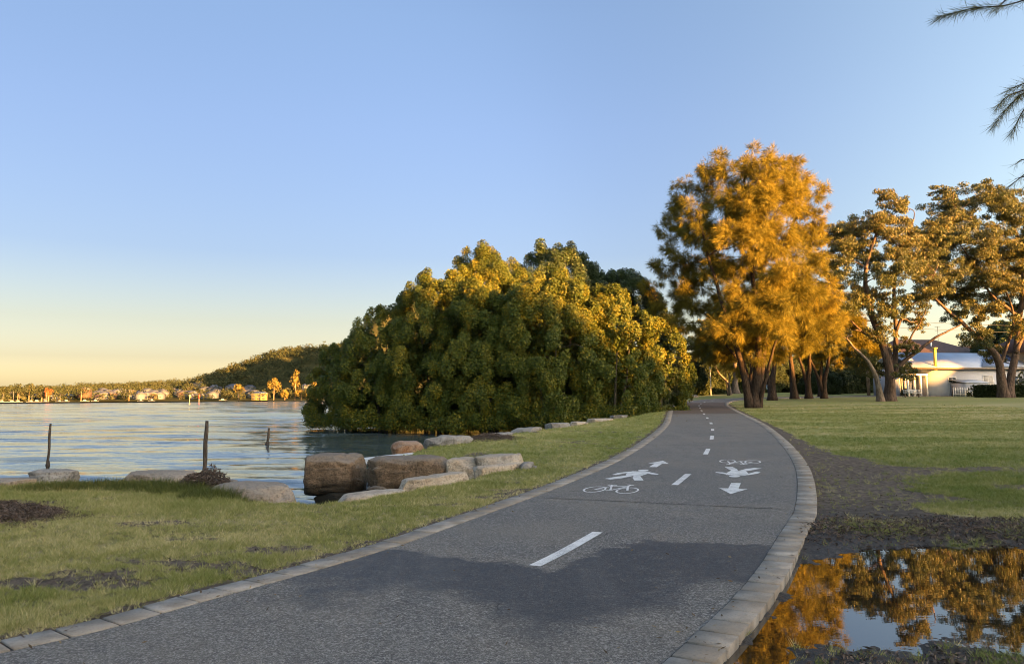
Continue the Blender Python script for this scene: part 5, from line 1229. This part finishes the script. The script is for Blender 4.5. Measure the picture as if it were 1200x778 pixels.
for P2, full in TW:
    y0_ = rng.uniform(-.12, .12); P3 = catmull(np.array([(a_ - 8.6, 6.0 - 8.2 + y0_ * k_ / 2, c_ + .05) for k_, (a_, c_) in enumerate(P2)]), 8)
    buf.tube(P3, np.linspace(.007, .0018, len(P3)), 5, False)
    n = int(np.linalg.norm(np.diff(P3, axis=0), axis=1).sum() * (700 if full else 130)); u_ = rng.random(n) ** .75 * (len(P3) - 1.01)
    i_ = u_.astype(int); o_ = P3[i_] + (P3[i_ + 1] - P3[i_]) * (u_ - i_)[:, None]; tn = unit(P3[i_ + 1] - P3[i_])
    dr_ = unit(tn * .9 + rng.normal(0, .46, (n, 3)) + [0, 0, -.3]); ln = rng.uniform(.05, .14, n)
    v, q = leaf_quads(rng, o_ + dr_ * ln[:, None] / 2, unit(np.cross(dr_, rng.normal(size=(n, 3)))), ln, .0022, dr_); pr.append((v, q, rng.uniform(0, .6, n)))
buf.build('trunk', M_bark_c, t, smooth=True)
link('crown', crown_mesh('crown', pr + needle_clumps(rng, [(a, b_2, c, .7) for a, b_2, c in tips], 90, (.15, .3), .008, .3, 14, 6), M_cas), t)

# ------------------------------------------------------------------ grass, tussocks, weed wrack
M_grass = leaf_mat('grass_blade', (.115, .165, .034), (.28, .28, .10), (.55, .48, .28), .65, .2, .3)
rng = np.random.default_rng(66)
def blades(x, y, z, h, wd, tint, lean=.5, lx=0.0, ly=0.0):
    n = len(x); a = rng.uniform(0, 2 * math.pi, n); l = rng.normal(0, lean, (n, 2)) * h[:, None]
    dx, dy = np.cos(a) * wd / 2, np.sin(a) * wd / 2
    V = np.stack([np.stack([x - dx, y - dy, z - .004], 1), np.stack([x + dx, y + dy, z - .004], 1), np.stack([x + l[:, 0] + lx, y + l[:, 1] + ly, z + h], 1)], 1).reshape(-1, 3)
    return V, np.arange(3 * n).reshape(n, 3), np.repeat(tint, 3)
def scatter(n, ymin, ymax, power):
    """points in the wedge of ground in front of the viewer, thinning with distance"""
    u = rng.random(n); y = (ymin ** (1 - power) + u * (ymax ** (1 - power) - ymin ** (1 - power))) ** (1 / (1 - power))
    x = rng.uniform(-.86, .86, n) * y; return x, y
VV, TT, AA = [], [], []; off = 0
for n, y0, y1, pw_, per in ((150000, 3.2, 13, 1.001, 9), (230000, 10, 66, 1.3, 5)):
    x, y = scatter(n, y0, y1, pw_)                         # tufts; each carries a few blades
    sp_ = poly_sd(x, y, PP4); k = (sp_ < .02) & (x < 32); x, y, sp_ = x[k], y[k], sp_[k]
    ss_ = poly_sd(x, y, SHORE); k = ss_ > .15; x, y, sp_, ss_ = x[k], y[k], sp_[k], ss_[k]
    dr, md, dy_ = dirt_masks(x, y, sp_); n2 = fbm(x * 2.2, y * 2.2, 0, 3, 51); n3 = fbm(x * 6.5, y * 6.5, 0, 2, 53); n4 = fbm(x * .6, y * .6, 0, 3, 57)
    keep = (rng.random(len(x)) > np.clip(dr * 1.15 - .05, 0, .97)) & (rng.random(len(x)) < (.35 + 1.3 * n3) * sstep(66, 34, y))
    x, y, dr, dy_, sp_, ss_, n2, n3, n4 = (q[keep] for q in (x, y, dr, dy_, sp_, ss_, n2, n3, n4))
    z = ground_z(x, y, sp_, ss_); k = ~((z < PUDDLE_Z + .004) & (y < 10) & (x > 0)) & (z > -.5)
    x, y, z, dr, dy_, n2, n3, n4, ss_ = (q[k] for q in (x, y, z, dr, dy_, n2, n3, n4, ss_))
    tall = np.where(x < -3.4, sstep(2.4, .6, ss_) * sstep(20, 12, y), 0)
    th = rng.uniform(.6, 1.3, len(x)) * (.55 + .9 * n3) * (1 + .5 * tall)
    tt_ = np.clip(.05 + .42 * n2 + .35 * (n4 - .5) + rng.normal(0, .13, len(x)) + .45 * dy_ + .3 * dr + .35 * (rng.random(len(x)) < .09), 0, 1)
    tt_ = np.clip(tt_ + .07 - .13 * ((x > 2) & (y < 26)), 0, 1)
    X, Y, Z, TH, TI = (np.repeat(q, per) for q in (x, y, z, th, tt_))
    m = len(X); ang_ = rng.uniform(0, 2 * math.pi, m); rr_ = rng.uniform(0, .022, m) * np.maximum(1, Y / 8)
    hh = rng.uniform(.016, .052, m) * TH * np.where(Y > 12, 1.15, 1)
    wd = np.maximum(.0042, Y * .0006) * rng.uniform(.7, 1.4, m); sp2 = hh * rng.uniform(.3, 1.3, m)
    V, T, A = blades(X + rr_ * np.cos(ang_), Y + rr_ * np.sin(ang_), Z, hh, wd, np.clip(TI + rng.normal(0, .1, m), 0, 1), .25, sp2 * np.cos(ang_), sp2 * np.sin(ang_))
    VV.append(V); TT.append(T + off); AA.append(A); off += len(V)
tag(link('lawn_grass', mesh_np('lawn_grass', np.concatenate(VV), None, np.concatenate(TT), [M_grass], {'tint': np.concatenate(AA)})), 'short patchy lawn grass on both sides of the path', 'grass', None, 'stuff')
M_tus = leaf_mat('tussock_blade', (.055, .075, .018), (.11, .12, .03), (.30, .22, .09), .6, .2, .3)
for k, (x, y, r, h, n, base, lab) in enumerate((
    (-7.3, 12.4, .55, .24, 2600, .35, 'long yellowish grass tussock at the left end of the bank'), (-6.5, 12.5, .6, .25, 3000, .3, 'grass tussock in front of the flat topped bank rock'),
    (-5.6, 12.3, .65, .26, 3400, .1, 'dark green tussock in front of the domed bank rock'), (-4.9, 11.9, .55, .24, 2800, .1, 'green tussock just left of the heap of weed'),
    (-4.1, 11.3, .6, .27, 3600, .05, 'fullest dark green tussock below the heap of weed'), (-3.45, 11.1, .45, .22, 2400, .45, 'brownish tussock on the rock beside the sea wall'),
    (-2.6, 11.2, .4, .13, 1300, .25, 'low tussock at the near end of the pale kerb slabs'))):
    a = rng.uniform(0, 2 * math.pi, n); q = r * np.sqrt(rng.random(n)); px_, py_ = q * np.cos(a) * 1.25, q * np.sin(a) * .7
    zz = ground_z(x + px_, y + py_) - gz1(x, y)
    V, T, A = blades(px_, py_, zz - .01, h * .75 * rng.uniform(.45, 1.2, n) * (1.15 - .6 * (q / r)), rng.uniform(.007, .014, n), np.clip(base + rng.normal(.1, .2, n), 0, 1), .45)
    tag(link('grass_tussock', mesh_np('grass_tussock', V, None, T, [M_tus], {'tint': A}), None, (x, y, gz1(x, y))), lab, 'grass', 'grass tussocks along the bank')
M_wrack = leaf_mat('dry_weed', (.055, .042, .036), (.12, .095, .08), (.24, .2, .17), .85, .1, .1)
def wrack(name, lab, x, y, rx, ry, h, n, L=.10):
    a = rng.uniform(0, 2 * math.pi, n); q = np.sqrt(rng.random(n)) * (.5 + 1.0 * fbm(np.cos(a) * 2.2, np.sin(a) * 2.2, x, 3, 4)) * (1 + .22 * rng.normal(size=n))
    px_, py_ = rx * q * np.cos(a), ry * q * np.sin(a)
    z = np.maximum(ground_z(x + px_, y + py_), -.35) - gz1(x, y) + h * np.clip(1 - q ** 2, 0, 1) * rng.random(n) ** .5 * (.5 + vnoise(px_ * 5, py_ * 5, 0, 9)) + .01
    u = unit(rng.normal(size=(n, 3)) * [1, 1, .4]); v, qd = leaf_quads(rng, np.stack([px_, py_, z], 1), unit(rng.normal(size=(n, 3)) + [0, 0, 1]), L * rng.uniform(.4, 1.3, n), .012 * rng.uniform(.6, 1.8, n), u)
    o = link(name, mesh_np(name, v, qd, None, [M_wrack], {'tint': np.repeat(np.clip(rng.beta(2, 4, n), 0, 1), 4)}), None, (x, y, gz1(x, y)))
    return tag(o, lab, 'dry weed', None, 'stuff')
wrack('weed_wrack', 'spread of dry brown weed on the grass at the left edge', -6.75, 9.8, 1.15, .8, .16, 15000)
wrack('weed_heap', 'heap of dark weed on the bank rocks below the tallest post', -4.75, 12.35, .62, .4, .34, 6500)
wrack('leaf_litter', 'brown leaf litter between the grey rock and the flat stones', -.7, 24.0, .8, 1.2, .12, 5000)
wrack('mud_litter', 'dead grass bits strewn over the mud at the near edge of the puddle', 4.3, 4.15, 3.0, .42, .02, 9000, .06)
wrack('mud_litter', 'dead grass and twigs on the mud at the far edge of the puddle', 4.3, 8.6, 2.6, .75, .03, 5000, .08)

M_litter = leaf_mat('fallen_leaf', (.06, .045, .03), (.14, .10, .06), (.30, .22, .10), .8, .1, .1)
rng = np.random.default_rng(12)
x, y = scatter(9000, 3.4, 40, 1.2); sp_ = poly_sd(x, y, PP4)
k = (sp_ > .01) & (rng.random(len(x)) < np.exp(-sp_ / .22) + .012); x, y, sp_ = x[k], y[k], sp_[k]; n = len(x)
u = unit(np.stack([rng.normal(size=n), rng.normal(size=n), rng.normal(0, .12, n)], 1)); nr = unit(rng.normal(0, .25, (n, 3)) + [0, 0, 1])
v, q = leaf_quads(rng, np.stack([x, y, path_z(y) + .016], 1), nr, rng.uniform(.02, .055, n) * np.maximum(1, y / 9), rng.uniform(.006, .02, n) * np.maximum(1, y / 9), u)
tag(link('fallen_leaves', mesh_np('fallen_leaves', v, q, None, [M_litter], {'tint': np.repeat(rng.random(n), 4)})), 'fallen leaves and twigs strewn along the path edges', 'leaves', None, 'stuff')
x, y = scatter(26000, 3.4, 16, 1.1); sp_ = poly_sd(x, y, PP4); dr, md, _d = dirt_masks(x, y, sp_); z = ground_z(x, y, sp_)
k = (sp_ < -.03) & (dr > .45) & ((z > PUDDLE_Z + .003) | (x < 0)); x, y, z = x[k], y[k], z[k]; n = len(x)
u = unit(np.stack([rng.normal(size=n), rng.normal(size=n), rng.normal(0, .35, n)], 1)); nr = unit(rng.normal(0, .4, (n, 3)) + [0, 0, 1])
v, q = leaf_quads(rng, np.stack([x, y, z + .012], 1), nr, rng.uniform(.015, .07, n), rng.uniform(.005, .018, n), u)
tag(link('soil_litter', mesh_np('soil_litter', v, q, None, [M_wrack], {'tint': np.repeat(rng.beta(1.6, 2.4, n), 4)})), 'twigs, clods and dead grass on the bare soil beside the path', 'litter', None, 'stuff')
